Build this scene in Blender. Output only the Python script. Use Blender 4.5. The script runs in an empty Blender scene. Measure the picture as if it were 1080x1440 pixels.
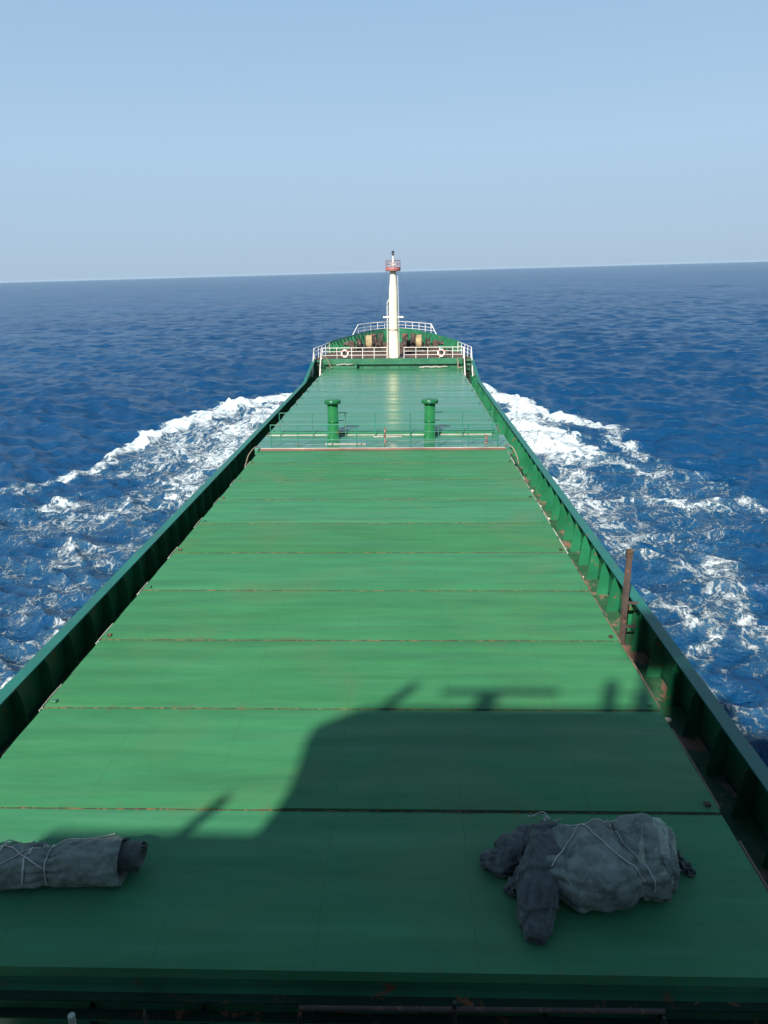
import bpy, bmesh, math, random
import numpy as np
from mathutils import Vector, Matrix, noise as mnoise
random.seed(7)
SC = bpy.context.scene
COL = SC.collection
R = math.radians
PI = math.pi

# ------------------------------------------------------------------ camera, sky, sun
# The ship is built upright in its own frame (x starboard, y forward, z up, hatch covers at z=0) and then
# set on the water by W: it heels and trims about a degree, as in the photograph.
EYE = 8.5                      # eye above the hatch covers
W = Matrix.Translation((0, 0, 12.5)) @ Matrix.Rotation(0.0178655, 4, Vector((-0.522427, 0.852684, 0))) @ Matrix.Translation((0, 0, -EYE))
PITCH, YAW, ROLL = 0.30529, -0.03037, -0.011463
fw = Vector((math.sin(YAW)*math.cos(PITCH), math.cos(YAW)*math.cos(PITCH), -math.sin(PITCH)))
rt = Vector((math.cos(YAW), -math.sin(YAW), 0))
up = rt.cross(fw)
c_, s_ = math.cos(ROLL), math.sin(ROLL)
rt, up = c_*rt + s_*up, -s_*rt + c_*up
cam = bpy.data.cameras.new('camera'); co = bpy.data.objects.new('camera', cam); COL.objects.link(co)
Mc = Matrix(((rt.x, up.x, -fw.x, 0), (rt.y, up.y, -fw.y, 0), (rt.z, up.z, -fw.z, EYE), (0, 0, 0, 1)))
co.matrix_world = W @ Mc
cam.sensor_fit = 'VERTICAL'; cam.sensor_height = 36; cam.sensor_width = 27; cam.lens = 26.0
cam.clip_start = 0.1; cam.clip_end = 80000
SC.camera = co
SC.view_settings.view_transform = 'Standard'; SC.view_settings.look = 'None'
SC.view_settings.exposure = 0.9; SC.view_settings.gamma = 1

SUN_EL, SUN_AZ = 37.5, 20.0     # travels forward and to starboard
d = Vector((math.sin(R(SUN_AZ))*math.cos(R(SUN_EL)), math.cos(R(SUN_AZ))*math.cos(R(SUN_EL)), -math.sin(R(SUN_EL))))
d = (W.to_3x3() @ d).normalized()
sl = bpy.data.lights.new('sun', 'SUN'); sl.energy = 4.9; sl.angle = R(1.1); sl.color = (1, 0.94, 0.84)
so = bpy.data.objects.new('sun', sl); COL.objects.link(so)
so.rotation_euler = d.to_track_quat('-Z', 'Y').to_euler(); so.location = (-20, -40, 60)
wd = bpy.data.worlds.new('World'); SC.world = wd; wd.use_nodes = True
nt = wd.node_tree; nt.nodes.clear()
sky = nt.nodes.new('ShaderNodeTexSky'); sky.sky_type = 'NISHITA'; sky.sun_disc = False
sky.sun_elevation = math.asin(-d.z); sky.sun_rotation = math.atan2(-d.x, -d.y)
sky.altitude = 0; sky.air_density = 1.0; sky.dust_density = 0.6; sky.ozone_density = 3.0
bg = nt.nodes.new('ShaderNodeBackground'); bg.inputs[1].default_value = 0.075
wo = nt.nodes.new('ShaderNodeOutputWorld')
# thin even sea haze veiling the sky, thickest toward the horizon
tcw = nt.nodes.new('ShaderNodeTexCoord'); sx = nt.nodes.new('ShaderNodeSeparateXYZ'); nt.links.new(tcw.outputs['Generated'], sx.inputs[0])
vr = nt.nodes.new('ShaderNodeValToRGB'); nt.links.new(sx.outputs['Z'], vr.inputs[0]); ce = vr.color_ramp.elements
ce[0].position = 0.0; ce[0].color = (.96, .96, .96, 1); ce[1].position = .5; ce[1].color = (.9, .9, .9, 1)
vc = nt.nodes.new('ShaderNodeValToRGB'); nt.links.new(sx.outputs['Z'], vc.inputs[0]); ce = vc.color_ramp.elements
ce[0].position = 0.0; ce[0].color = (2.8, 3.8, 4.95, 1); ce[1].position = .32; ce[1].color = (2.4, 3.8, 5.4, 1)
for p_, c_q in ((.6, (1.55, 2.45, 3.6, 1)), (1.0, (1.0, 1.6, 2.5, 1))): e_ = ce.new(p_); e_.color = c_q
q_ = ce.new(.14); q_.color = (3.0, 4.3, 5.7, 1)
mx = nt.nodes.new('ShaderNodeMix'); mx.data_type = 'RGBA'
nt.links.new(vr.outputs[0], mx.inputs[0]); nt.links.new(sky.outputs[0], mx.inputs[6]); nt.links.new(vc.outputs[0], mx.inputs[7])
nt.links.new(mx.outputs[2], bg.inputs[0]); nt.links.new(bg.outputs[0], wo.inputs[0])

# ------------------------------------------------------------------ materials
class NT:
    def __init__(s, name):
        s.m = bpy.data.materials.new(name); s.m.use_nodes = True
        s.t = s.m.node_tree; s.t.nodes.clear()
        s.out = s.n('ShaderNodeOutputMaterial')
    def n(s, ty, **k):
        o = s.t.nodes.new(ty)
        for a, b in k.items(): setattr(o, a, b)
        return o
    def l(s, a, b): s.t.links.new(a, b)
    def val(s, sock, v):
        if isinstance(v, (int, float, tuple)): sock.default_value = v
        else: s.l(v, sock)
    def coord(s, kind='Object', scale=(1, 1, 1), rot=(0, 0, 0)):
        t = s.n('ShaderNodeTexCoord'); m = s.n('ShaderNodeMapping')
        m.inputs['Scale'].default_value = scale; m.inputs['Rotation'].default_value = rot
        s.l(t.outputs[kind], m.inputs[0]); return m.outputs[0]
    def pos(s, scale=(1, 1, 1), rot=(0, 0, 0)):
        t = s.n('ShaderNodeNewGeometry'); m = s.n('ShaderNodeMapping')
        m.inputs['Scale'].default_value = scale; m.inputs['Rotation'].default_value = rot
        s.l(t.outputs['Position'], m.inputs[0]); return m.outputs[0]
    def noise(s, vec, sc, det=4, rough=.55, dist=0):
        o = s.n('ShaderNodeTexNoise'); s.l(vec, o.inputs['Vector'])
        o.inputs['Scale'].default_value = sc; o.inputs['Detail'].default_value = det
        o.inputs['Roughness'].default_value = rough; o.inputs['Distortion'].default_value = dist
        return o.outputs['Fac']
    def ramp(s, fac, *st):
        o = s.n('ShaderNodeValToRGB'); s.l(fac, o.inputs[0]); e = o.color_ramp.elements
        while len(e) < len(st): e.new(.5)
        for i, (p, c) in enumerate(st):
            e[i].position = p; e[i].color = (c, c, c, 1) if isinstance(c, (int, float)) else (*c, 1)
        return o.outputs[0]
    def mix(s, f, a, b, mode='MIX'):
        o = s.n('ShaderNodeMix', data_type='RGBA', blend_type=mode)
        s.val(o.inputs[0], f)
        for i, v in ((6, a), (7, b)):
            if isinstance(v, tuple): v = (*v[:3], 1)
            s.val(o.inputs[i], v)
        return o.outputs[2]
    def math(s, op, a, b=0.0, c=0.0, clamp=False):
        o = s.n('ShaderNodeMath', operation=op, use_clamp=clamp)
        s.val(o.inputs[0], a); s.val(o.inputs[1], b); s.val(o.inputs[2], c); return o.outputs[0]
    def bump(s, h, strength, dist, prev=None):
        o = s.n('ShaderNodeBump'); o.inputs['Strength'].default_value = strength; o.inputs['Distance'].default_value = dist
        s.l(h, o.inputs['Height'])
        if prev is not None: s.l(prev, o.inputs['Normal'])
        return o.outputs[0]
    def pbr(s, col, rough=.5, metal=0.0, normal=None, spec=.5):
        b = s.n('ShaderNodeBsdfPrincipled')
        if isinstance(col, tuple): col = (*col[:3], 1)
        s.val(b.inputs['Base Color'], col); s.val(b.inputs['Roughness'], rough); s.val(b.inputs['Metallic'], metal)
        b.inputs['Specular IOR Level'].default_value = spec
        if normal is not None: s.l(normal, b.inputs['Normal'])
        s.l(b.outputs[0], s.out.inputs[0]); return b

M = {}
def paint(name, base, rough=.4, rust=.0, var=.18, grime=(.03, .05, .03), streak=False, kind='Object', rustcol=(.16, .07, .035), scale=1.0, spec=.5):
    n = NT(name); v = n.coord(kind)
    big = n.noise(v, .55*scale, 5, .6, .4); fine = n.noise(v, 7*scale, 5, .65)
    c = n.mix(n.ramp(big, (.35, 0), (.7, 1)), tuple(x*(1-var) for x in base), tuple(min(1, x*(1+var)) for x in base))
    c = n.mix(n.math('MULTIPLY', n.ramp(fine, (.55, 0), (.75, 1)), .35), c, grime)
    if rust > 0:
        r = n.noise(v, 2.3*scale, 8, .7, .8)
        c = n.mix(n.ramp(r, (.66-rust*.3, 0), (.72-rust*.3, 1)), c, rustcol)
    b = n.bump(fine, .15, .01)
    n.pbr(c, n.ramp(big, (.3, rough*.8), (.7, min(1, rough*1.25))), normal=b, spec=spec)
    M[name] = n.m
paint('shell_paint', (.01, .09, .07), .35, .12)
paint('cap_paint', (.010, .115, .09), .45, .18)
paint('bulwark_paint', (.010, .125, .055), .38, .22, .3)
paint('vent_paint', (.010, .12, .036), .33, .08)
paint('rail_green', (.02, .16, .11), .45, .25)
paint('fc_green', (.025, .135, .07), .4, .2, .25)
paint('white_paint', (.72, .70, .66), .45, .22, .12, (.35, .28, .2), rustcol=(.3, .15, .07))
paint('mast_paint', (.68, .62, .46), .35, .12, .1, (.5, .4, .22), rustcol=(.4, .25, .1))
paint('red_paint', (.26, .09, .085), .5, .2, .25)
paint('red_strip', (.20, .085, .062), .6, .25, .3)
paint('dark_machine', (.02, .019, .018), .6, .4, .4)
paint('rust_steel', (.05, .036, .03), .8, .3, .4, (.05, .03, .02), scale=3)
paint('rust_pipe', (.16, .10, .07), .8, .3, .4, (.05, .03, .02), scale=3, rustcol=(.2, .1, .05))
paint('joint_rust', (.03, .025, .018), .8, .55, .4, (.05, .03, .02), scale=3)
paint('house_paint', (.3, .3, .28), .5, .1, .08)
paint('rope', (.55, .50, .40), .9, .0, .3, (.2, .17, .12), scale=8)
paint('cord', (.42, .42, .38), .9, .0, .3, (.2, .17, .12), scale=8)
paint('hose_paint', (.36, .36, .30), .6, .15, .3)
paint('black_steel', (.012, .014, .013), .6, .2, .3)
paint('buoy_white', (.8, .78, .72), .5, .0, .1)
paint('buoy_red', (.6, .13, .07), .5, .0, .1)

def glass():
    n = NT('window_glass'); n.pbr((.01, .015, .02), .05, spec=.6); M['window_glass'] = n.m
glass()
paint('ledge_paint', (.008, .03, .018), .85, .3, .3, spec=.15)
paint('rope_tan', (.32, .25, .14), .9, .2, .35, (.08, .06, .03), scale=5)
paint('hose_dull', (.17, .155, .11), .7, .25, .3)
paint('fc_deck', (.05, .034, .028), .8, .5, .4, (.02, .016, .014))

# hatch cover paint: worn green, streaked across the plates where they were rolled, buckled plate between the stiffeners
def hatch_mat(name, base, rough, wet, bs=1.0, spec=.5, cv=1.0):
    n = NT(name); v = n.pos(); vs = n.pos((.16, 1.0, 1)); oi = n.n('ShaderNodeObjectInfo')
    st = n.noise(vs, 2.1, 6, .62, .3); blot = n.noise(v, .33, 6, .6, .8); fine = n.noise(v, 11, 4, .7)
    st2 = n.noise(n.pos((.05, 1, 1)), 5.5, 3, .5)
    c = n.mix(n.ramp(st, (.32, 0), (.68, 1)), tuple(x*(1-.14*cv) for x in base), tuple(x*(1+.16*cv) for x in base))
    c = n.mix(n.math('MULTIPLY', n.ramp(st2, (.5, 0), (.7, 1)), .3*cv), c, (base[0]*1.9, base[1]*1.12, base[2]*1.5))
    c = n.mix(n.math('MULTIPLY', n.ramp(blot, (.5, 0), (.72, 1)), .5), c, (base[0]*2.3, base[1]*.93, base[2]*.95))
    # scuffs and rusty rub marks
    sc = n.noise(v, 1.3, 9, .75, 1.5)
    c = n.mix(n.math('MULTIPLY', n.ramp(sc, (.62, 0), (.72, 1)), .4), c, (.07, .11, .035))
    sp = n.noise(n.pos((.6, 1, 1)), 3.2, 10, .8, .6)
    c = n.mix(n.math('MULTIPLY', n.ramp(sp, (.71, 0), (.745, 1)), .7), c, (.14, .07, .04))
    vo = n.n('ShaderNodeTexVoronoi'); n.l(v, vo.inputs['Vector']); vo.inputs['Scale'].default_value = .9
    c = n.mix(n.math('MULTIPLY', n.ramp(vo.outputs['Distance'], (.0, 1), (.035, 0)), n.ramp(fine, (.45, 0), (.6, 1))), c, (.02, .05, .025))
    sxy = n.n('ShaderNodeSeparateXYZ'); n.l(n.coord('Object'), sxy.inputs[0])
    edge = n.math('MINIMUM', sxy.outputs['Y'], n.math('SUBTRACT', 3.02, sxy.outputs['Y']))
    ew = n.math('SUBTRACT', n.noise(n.pos((1, .35, 1)), 2.4, 7, .75, .8), n.math('MULTIPLY', edge, .55))
    c = n.mix(n.math('MULTIPLY', n.ramp(ew, (.52, 0), (.62, 1)), .4*cv), c, (.085, .085, .04))
    ch_ = n.noise(v, 26, 3, .6); cl_ = n.noise(v, .8, 3, .6)
    c = n.mix(n.math('MULTIPLY', n.math('MULTIPLY', n.ramp(ch_, (.66, 0), (.70, 1)), n.ramp(cl_, (.5, 0), (.62, 1))), .6*cv), c, (.13, .22, .15))
    wl = n.math('PINGPONG', n.math('ADD', sxy.outputs['X'], n.math('MULTIPLY', fine, .02)), 1.07)
    seam = n.math('MULTIPLY', n.ramp(wl, (.0, 1), (.022, 0)), n.ramp(st, (.35, .02), (.65, .4)))
    c = n.mix(seam, c, (base[0]*.8, base[1]*.5, base[2]*.45))
    hsv = n.n('ShaderNodeHueSaturation'); n.l(c, hsv.inputs['Color'])
    n.l(n.math('MULTIPLY_ADD', oi.outputs['Random'], .12*cv, 1-.06*cv), hsv.inputs['Value'])
    n.l(n.math('MULTIPLY_ADD', oi.outputs['Random'], .02, .49), hsv.inputs['Hue'])
    rr = n.ramp(n.noise(vs, .8, 4, .6, .5), (.35, rough-wet), (.65, rough+.1))
    wave = n.n('ShaderNodeTexWave', wave_type='BANDS', bands_direction='Y', wave_profile='SIN')
    n.l(n.pos(), wave.inputs['Vector']); wave.inputs['Scale'].default_value = .42; wave.inputs['Distortion'].default_value = 3.5
    wave.inputs['Detail'].default_value = 2; wave.inputs['Detail Scale'].default_value = .5
    nb = n.bump(wave.outputs['Fac'], .5*bs, .02)
    nb = n.bump(n.noise(n.pos((.25, 1, 1)), 1.6, 3, .5), .7*bs, .03, nb)
    nb = n.bump(fine, .12, .006, nb)
    n.pbr(hsv.outputs[0], rr, normal=nb, spec=spec); M[name] = n.m
hatch_mat('hatch_paint', (.034, .160, .066), .52, .1, 1.0, .15)
hatch_mat('fore_hatch_paint', (.024, .155, .075), .2, .03, .15, .28, .3)

def deck_mat():
    n = NT('deck_paint'); v = n.pos()
    a = n.noise(v, .9, 8, .7, .5); b = n.noise(n.pos((1, .8, 1)), 1.25, 6, .6, .3)
    c = n.mix(n.ramp(a, (.4, 0), (.65, 1)), (.014, .06, .028), (.03, .10, .045))
    c = n.mix(n.ramp(b, (.54, 0), (.60, 1)), c, (.18, .105, .07))
    n.pbr(c, n.ramp(b, (.4, .35), (.6, .85)), normal=n.bump(a, .3, .02)); M['deck_paint'] = n.m
deck_mat()
def cross_mat():
    n = NT('cross_deck_paint'); v = n.pos(); vs = n.pos((.22, 1, 1))
    a = n.noise(vs, 1.6, 6, .6, .6); b = n.noise(v, .8, 5, .6)
    c = n.mix(n.ramp(a, (.4, 0), (.62, 1)), (.03, .13, .085), (.055, .18, .11))
    c = n.mix(n.math('MULTIPLY', n.ramp(a, (.62, 0), (.70, 1)), .7), c, (.30, .36, .26))
    c = n.mix(n.math('MULTIPLY', n.ramp(b, (.6, 0), (.7, 1)), .5), c, (.16, .14, .07))
    n.pbr(c, n.ramp(b, (.4, .12), (.6, .4)), normal=n.bump(a, .3, .02)); M['cross_deck_paint'] = n.m
cross_mat()
def canvas(name, base):
    n = NT(name); v = n.coord('Object'); a = n.noise(v, 3, 6, .6, .6); b = n.noise(v, 14, 5, .6)
    c = n.mix(n.ramp(a, (.35, 0), (.68, 1)), tuple(x*.55 for x in base), tuple(x*1.35 for x in base))
    c = n.mix(n.math('MULTIPLY', n.ramp(b, (.5, 0), (.8, 1)), .5), c, tuple(x*1.9 for x in base))
    w = n.noise(n.coord('Object', (9, 2.2, 2.2)), 1.6, 5, .6, 1.2)
    rg = n.n('ShaderNodeTexNoise', noise_type='RIDGED_MULTIFRACTAL'); n.l(n.coord('Object', (1.4, .8, 1.2), (0, .3, .5)), rg.inputs['Vector'])
    rg.inputs['Scale'].default_value = 2.2; rg.inputs['Detail'].default_value = 3; rg.inputs['Distortion'].default_value = .7
    nb = n.bump(rg.outputs['Fac'], .8, .05); nb = n.bump(w, .4, .02, nb); nb = n.bump(b, .2, .006, nb)
    n.pbr(c, .75, normal=nb, spec=.3); M[name] = n.m
canvas('canvas_grey', (.15, .18, .155)); canvas('canvas_dark', (.07, .084, .08)); canvas('canvas_pale', (.24, .28, .22)); canvas('canvas_inside', (.012, .014, .016))

# sea: dark blue water, foam laid where the attribute "foam" (wake geometry) says, broken into lace by noise
def water():
    n = NT('sea_water'); v = n.pos()
    at = n.n('ShaderNodeAttribute', attribute_name='foam'); fd = at.outputs['Fac']
    ar = n.n('ShaderNodeAttribute', attribute_name='air').outputs['Fac']
    # lace pattern
    wv = n.noise(n.pos((1, .7, 1)), .55, 3, .6)
    comb = n.n('ShaderNodeVectorMath', operation='ADD'); cx = n.n('ShaderNodeCombineXYZ')
    wn = n.n('ShaderNodeTexNoise'); n.l(v, wn.inputs['Vector']); wn.inputs['Scale'].default_value = .9; wn.inputs['Detail'].default_value = 4
    sub = n.n('ShaderNodeVectorMath', operation='MULTIPLY_ADD'); n.l(wn.outputs['Color'], sub.inputs[0]); sub.inputs[1].default_value = (2.6, 2.6, 0); n.l(v, sub.inputs[2])
    def ridge(scale, ang):
        mp = n.n('ShaderNodeMapping'); n.l(sub.outputs[0], mp.inputs[0]); mp.inputs['Rotation'].default_value = (0, 0, ang); mp.inputs['Scale'].default_value = (1.0, .62, 0.001)
        vo = n.n('ShaderNodeTexVoronoi', feature='DISTANCE_TO_EDGE'); n.l(mp.outputs[0], vo.inputs['Vector']); vo.inputs['Scale'].default_value = scale
        return n.ramp(vo.outputs['Distance'], (.0, 1), (.30, 0))
    r1 = ridge(1.0, .35); r2 = ridge(3.0, -.3); r3 = n.noise(sub.outputs[0], 2.6, 9, .82, .6); r4 = n.noise(n.pos((1, .6, 1)), 7, 6, .7, 1.5)
    lace = n.math('MULTIPLY_ADD', r1, .40, n.math('MULTIPLY_ADD', r2, .42, n.math('MULTIPLY_ADD', r3, 1.1, n.math('MULTIPLY_ADD', r4, 1.3, -.85))))
    # lace ~ .35..1.3 ; foam where lace + density exceeds a threshold
    e = n.math('ADD', lace, n.math('MULTIPLY', fd, 1.22))
    fm = n.ramp(n.math('MULTIPLY', n.math('SUBTRACT', e, 1.35), 2.6), (.0, 0), (.45, .55), (1, .97))
    fm = n.math('MULTIPLY', fm, n.ramp(fd, (.02, 0), (.12, 1)))
    soft = n.math('MULTIPLY', n.ramp(n.math('SUBTRACT', e, .75), (.0, 0), (.7, 1)), ar)
    deep = n.noise(n.pos((1, 1, .0)), .02, 3, .5)
    c = n.mix(n.ramp(deep, (.3, 0), (.7, 1)), (.0010, .030, .092), (.0022, .042, .118))
    c = n.mix(n.math('MULTIPLY', soft, .6), c, (.05, .15, .22))
    fcol = n.mix(n.ramp(r3, (.3, 0), (.7, 1)), (.26, .36, .43), (.68, .71, .72))
    col = n.mix(fm, c, fcol)
    h1 = n.noise(n.pos((.62, 1, 1), (0, 0, .25)), 1.5, 5, .6, .3); h2 = n.noise(n.pos((.7, 1, 1), (0, 0, -.2)), 5.0, 5, .65, .2)
    h0 = n.noise(n.pos((.7, 1, 1), (0, 0, .2)), .16, 4, .6, .2)
    nb = n.bump(h1, 1.0, .26); nb = n.bump(h2, .9, .08, nb)
    nb = n.bump(fm, .8, .10, nb)
    ch = n.n('ShaderNodeAttribute', attribute_name='chop').outputs['Fac']   # chop finer than the mesh acts as roughness
    b = n.pbr(col, n.math('ADD', n.math('MULTIPLY', fm, .7), n.math('MULTIPLY_ADD', ch, .3, .10), clamp=True), normal=nb)
    b.inputs['IOR'].default_value = 1.333; b.inputs['Specular IOR Level'].default_value = .42
    M['sea_water'] = n.m
water()

# ------------------------------------------------------------------ mesh helpers
SHIP = []
def setp(o, label=None, cat=None, group=None, kind=None):
    for k, v in (('label', label), ('category', cat), ('group', group), ('kind', kind)):
        if v: o[k] = v
    return o
class MB:
    def __init__(s): s.v = []; s.f = []; s.sm = []
    def add(s, vs, fs, smooth=False):
        b = len(s.v); s.v += [tuple(p) for p in vs]; s.f += [tuple(i+b for i in f) for f in fs]; s.sm += [smooth]*len(fs); return s
    def box(s, x0, x1, y0, y1, z0, z1, bev=0.0):
        if bev <= 0:
            vs = [(x, y, z) for z in (z0, z1) for y in (y0, y1) for x in (x0, x1)]
            return s.add(vs, [(0, 2, 3, 1), (4, 5, 7, 6), (0, 1, 5, 4), (2, 6, 7, 3), (0, 4, 6, 2), (1, 3, 7, 5)])
        b = bev; vs = []; rings = [(z0, b), (z0+b, 0), (z1-b, 0), (z1, b)]
        for z, i in rings:
            vs += [(x0+i+b*(i == 0)*1, y0+i, z), (x1-i-b*(i == 0)*1, y0+i, z), (x1-i, y0+i+b*(i == 0), z), (x1-i, y1-i-b*(i == 0), z),
                   (x1-i-b*(i == 0)*1, y1-i, z), (x0+i+b*(i == 0)*1, y1-i, z), (x0+i, y1-i-b*(i == 0), z), (x0+i, y0+i+b*(i == 0), z)]
        fs = [tuple(reversed(range(8))), tuple(range(24, 32))]
        for r in range(3):
            for k in range(8): fs.append((r*8+k, r*8+(k+1) % 8, r*8+8+(k+1) % 8, r*8+8+k))
        return s.add(vs, fs)
    def tube(s, pts, r, n=8, caps=True, rads=None):
        pts = [Vector(p) for p in pts]; vs = []; N = len(pts); prev = None
        for i, p in enumerate(pts):
            t = (pts[min(i+1, N-1)] - pts[max(i-1, 0)]).normalized()
            if prev is None:
                a = t.orthogonal().normalized()
            else:
                a = (prev - t*prev.dot(t))
                a = a.normalized() if a.length > 1e-6 else t.orthogonal().normalized()
            prev = a; b = t.cross(a); rr = rads[i] if rads else r
            for k in range(n):
                q = 2*PI*k/n; vs.append(p + (a*math.cos(q) + b*math.sin(q))*rr)
        fs = [(i*n+k, i*n+(k+1) % n, (i+1)*n+(k+1) % n, (i+1)*n+k) for i in range(N-1) for k in range(n)]
        s.add(vs, fs, True)
        if caps: s.add([vs[k] for k in range(n)], [tuple(reversed(range(n)))]); s.add([vs[(N-1)*n+k] for k in range(n)], [tuple(range(n))])
        return s
    def lathe(s, prof, c=(0, 0, 0), n=32, axis='z', smooth=True):
        vs = []
        for r, z in prof:
            for k in range(n):
                q = 2*PI*k/n; a, b = r*math.cos(q), r*math.sin(q)
                vs.append({'z': (c[0]+a, c[1]+b, c[2]+z), 'x': (c[0]+z, c[1]+a, c[2]+b), 'y': (c[0]+a, c[1]+z, c[2]-b)}[axis])
        m = len(prof)
        return s.add(vs, [(i*n+k, i*n+(k+1) % n, (i+1)*n+(k+1) % n, (i+1)*n+k) for i in range(m-1) for k in range(n)], smooth)
    def prism(s, poly, axis, a0, a1):
        def P(u, w, a): return {'x': (a, u, w), 'y': (u, a, w), 'z': (u, w, a)}[axis]
        n = len(poly); vs = [P(u, w, a0) for u, w in poly] + [P(u, w, a1) for u, w in poly]
        return s.add(vs, [tuple(range(n)), tuple(range(2*n-1, n-1, -1))] + [(k, k+n, (k+1) % n+n, (k+1) % n) for k in range(n)])
    def build(s, name, mat, parent=None, sharp=True, fix=True):
        me = bpy.data.meshes.new(name); me.from_pydata(s.v, [], s.f)
        me.polygons.foreach_set('use_smooth', s.sm)
        if fix:
            bm = bmesh.new(); bm.from_mesh(me); bmesh.ops.recalc_face_normals(bm, faces=bm.faces); bm.to_mesh(me); bm.free()
        me.materials.append(M[mat]); o = bpy.data.objects.new(name, me); COL.objects.link(o)
        if parent: o.parent = parent
        else: SHIP.append(o)
        return o
def empty(name, loc, label, cat, group=None, rz=0):
    o = bpy.data.objects.new(name, None); o.empty_display_size = .3; COL.objects.link(o)
    o.location = loc; o.rotation_euler = (0, 0, rz); SHIP.append(o); return setp(o, label, cat, group)
def kids(o): return [c for c in COL.objects if c.parent == o]
def copy_tree(o, parent=None):
    c = o.copy(); COL.objects.link(c)
    if parent: c.parent = parent
    else: SHIP.append(c)
    for k in kids(o): copy_tree(k, c)
    return c

XC = -1.2; HB = 7.85; DK = -1.45; WL = -4.0      # centreline, half beam, main deck, waterline
BT = -0.25                                       # top of the bulwark
FCZ = 1.1; FCY = 73.0                            # forecastle deck and break

# ------------------------------------------------------------------ sea (world frame, z = 0)
def smooth(a, lo, hi): t = np.clip((a-lo)/(hi-lo), 0, 1); return t*t*(3-2*t)
def vnoise(x, y, sc, seed):
    rs = np.random.RandomState(seed); g = rs.rand(256, 256); x = x*sc+100.3; y = y*sc+77.7
    xi = np.floor(x).astype(int); yi = np.floor(y).astype(int); fx = x-xi; fy = y-yi
    fx = fx*fx*(3-2*fx); fy = fy*fy*(3-2*fy)
    G = lambda a, b: g[a % 256, b % 256]
    return (G(xi, yi)*(1-fx)+G(xi+1, yi)*fx)*(1-fy)+(G(xi, yi+1)*(1-fx)+G(xi+1, yi+1)*fx)*fy
def fbm(x, y, sc, seed, o=4):
    return sum(vnoise(x, y, sc*2**i, seed+i)*.5**i for i in range(o))/sum(.5**i for i in range(o))
SEG = [(-9.5,82.5,-13.0,77.2,2.0,1.9,1),(-13.0,77.2,-16.5,75.0,1.8,1.6,1.00),(-16.5,75.0,-18.2,68.6,1.8,1.6,1.00),(-18.2,68.6,-20.2,63.7,1.8,1.4,1.00),(-20.2,63.7,-21.3,57.6,1.5,1.1,0.95),(-21.3,57.6,-22.1,52.2,1.1,0.9,0.85),(-22.1,52.2,-22.8,47.7,0.9,0.8,0.80),(-22.8,47.7,-24.8,44.1,0.9,0.9,0.50),(-21.0,42.8,-22.1,40.0,0.9,0.8,0.72),(-12.2,72,-12.7,52.5,4.0,4.0,0.74),(-12.7,52.5,-13.8,43.4,3.5,3.5,0.56),(-17.1,39.3,-13.8,43.4,2.0,3.0,0.52),(-16.6,33.6,-12.1,35.0,1.5,1.5,0.48),(-18.8,31.0,-14.1,31.7,1.5,1.5,0.38),(-16.1,27.1,-13.8,27.0,1.2,1.2,0.34),(-10.9,24.8,-9.3,26.9,0.7,0.9,0.52),(-12.3,23.7,-10.9,25.6,0.7,0.7,0.5),(-14.5,22.9,-13.1,21.7,0.8,0.7,0.42),(-13.1,20.2,-12.7,22.9,0.6,0.7,0.42),(-17.0,63.4,-18.3,48.9,2.5,2.5,0.52),
 (7.5,80,8.8,75.2,1.5,1.6,1),(8.8,75.2,12.1,66.8,1.6,1.5,1.00),(12.1,66.8,16.1,60.0,1.4,1.1,0.90),(16.1,60.0,15.3,50.2,1.0,0.8,0.60),(8.8,63.8,11.2,50.6,3.0,2.5,0.80),(11.2,50.6,15.1,45.5,1.4,1.0,0.60),(8.5,48.8,9.7,37.9,2.0,2.0,0.55),(10.3,40.4,13.7,38.6,1.0,0.8,0.50),(13.7,38.6,16.5,38.1,0.8,0.7,0.62),(18.2,38.6,18.9,37.1,0.8,0.8,0.50),(9.7,37.9,10.4,31.6,1.8,1.6,0.48),(11.6,35.4,12.6,31.5,1.5,1.2,0.40),(12.5,30.0,14.2,30.0,0.6,0.6,0.52),(13.1,29.8,11.6,23.9,1.0,1.1,0.55),(10.7,27.6,11.4,23.4,1.0,1.0,0.42),(11.6,23.9,11.8,21.9,1.0,1.0,0.50),(9.3,27.7,9.7,24.0,0.5,0.5,0.55),(9.7,24.0,9.7,17.3,0.5,0.5,0.52),(9.4,20.6,10.5,19.0,0.5,0.5,0.45)]
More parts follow.
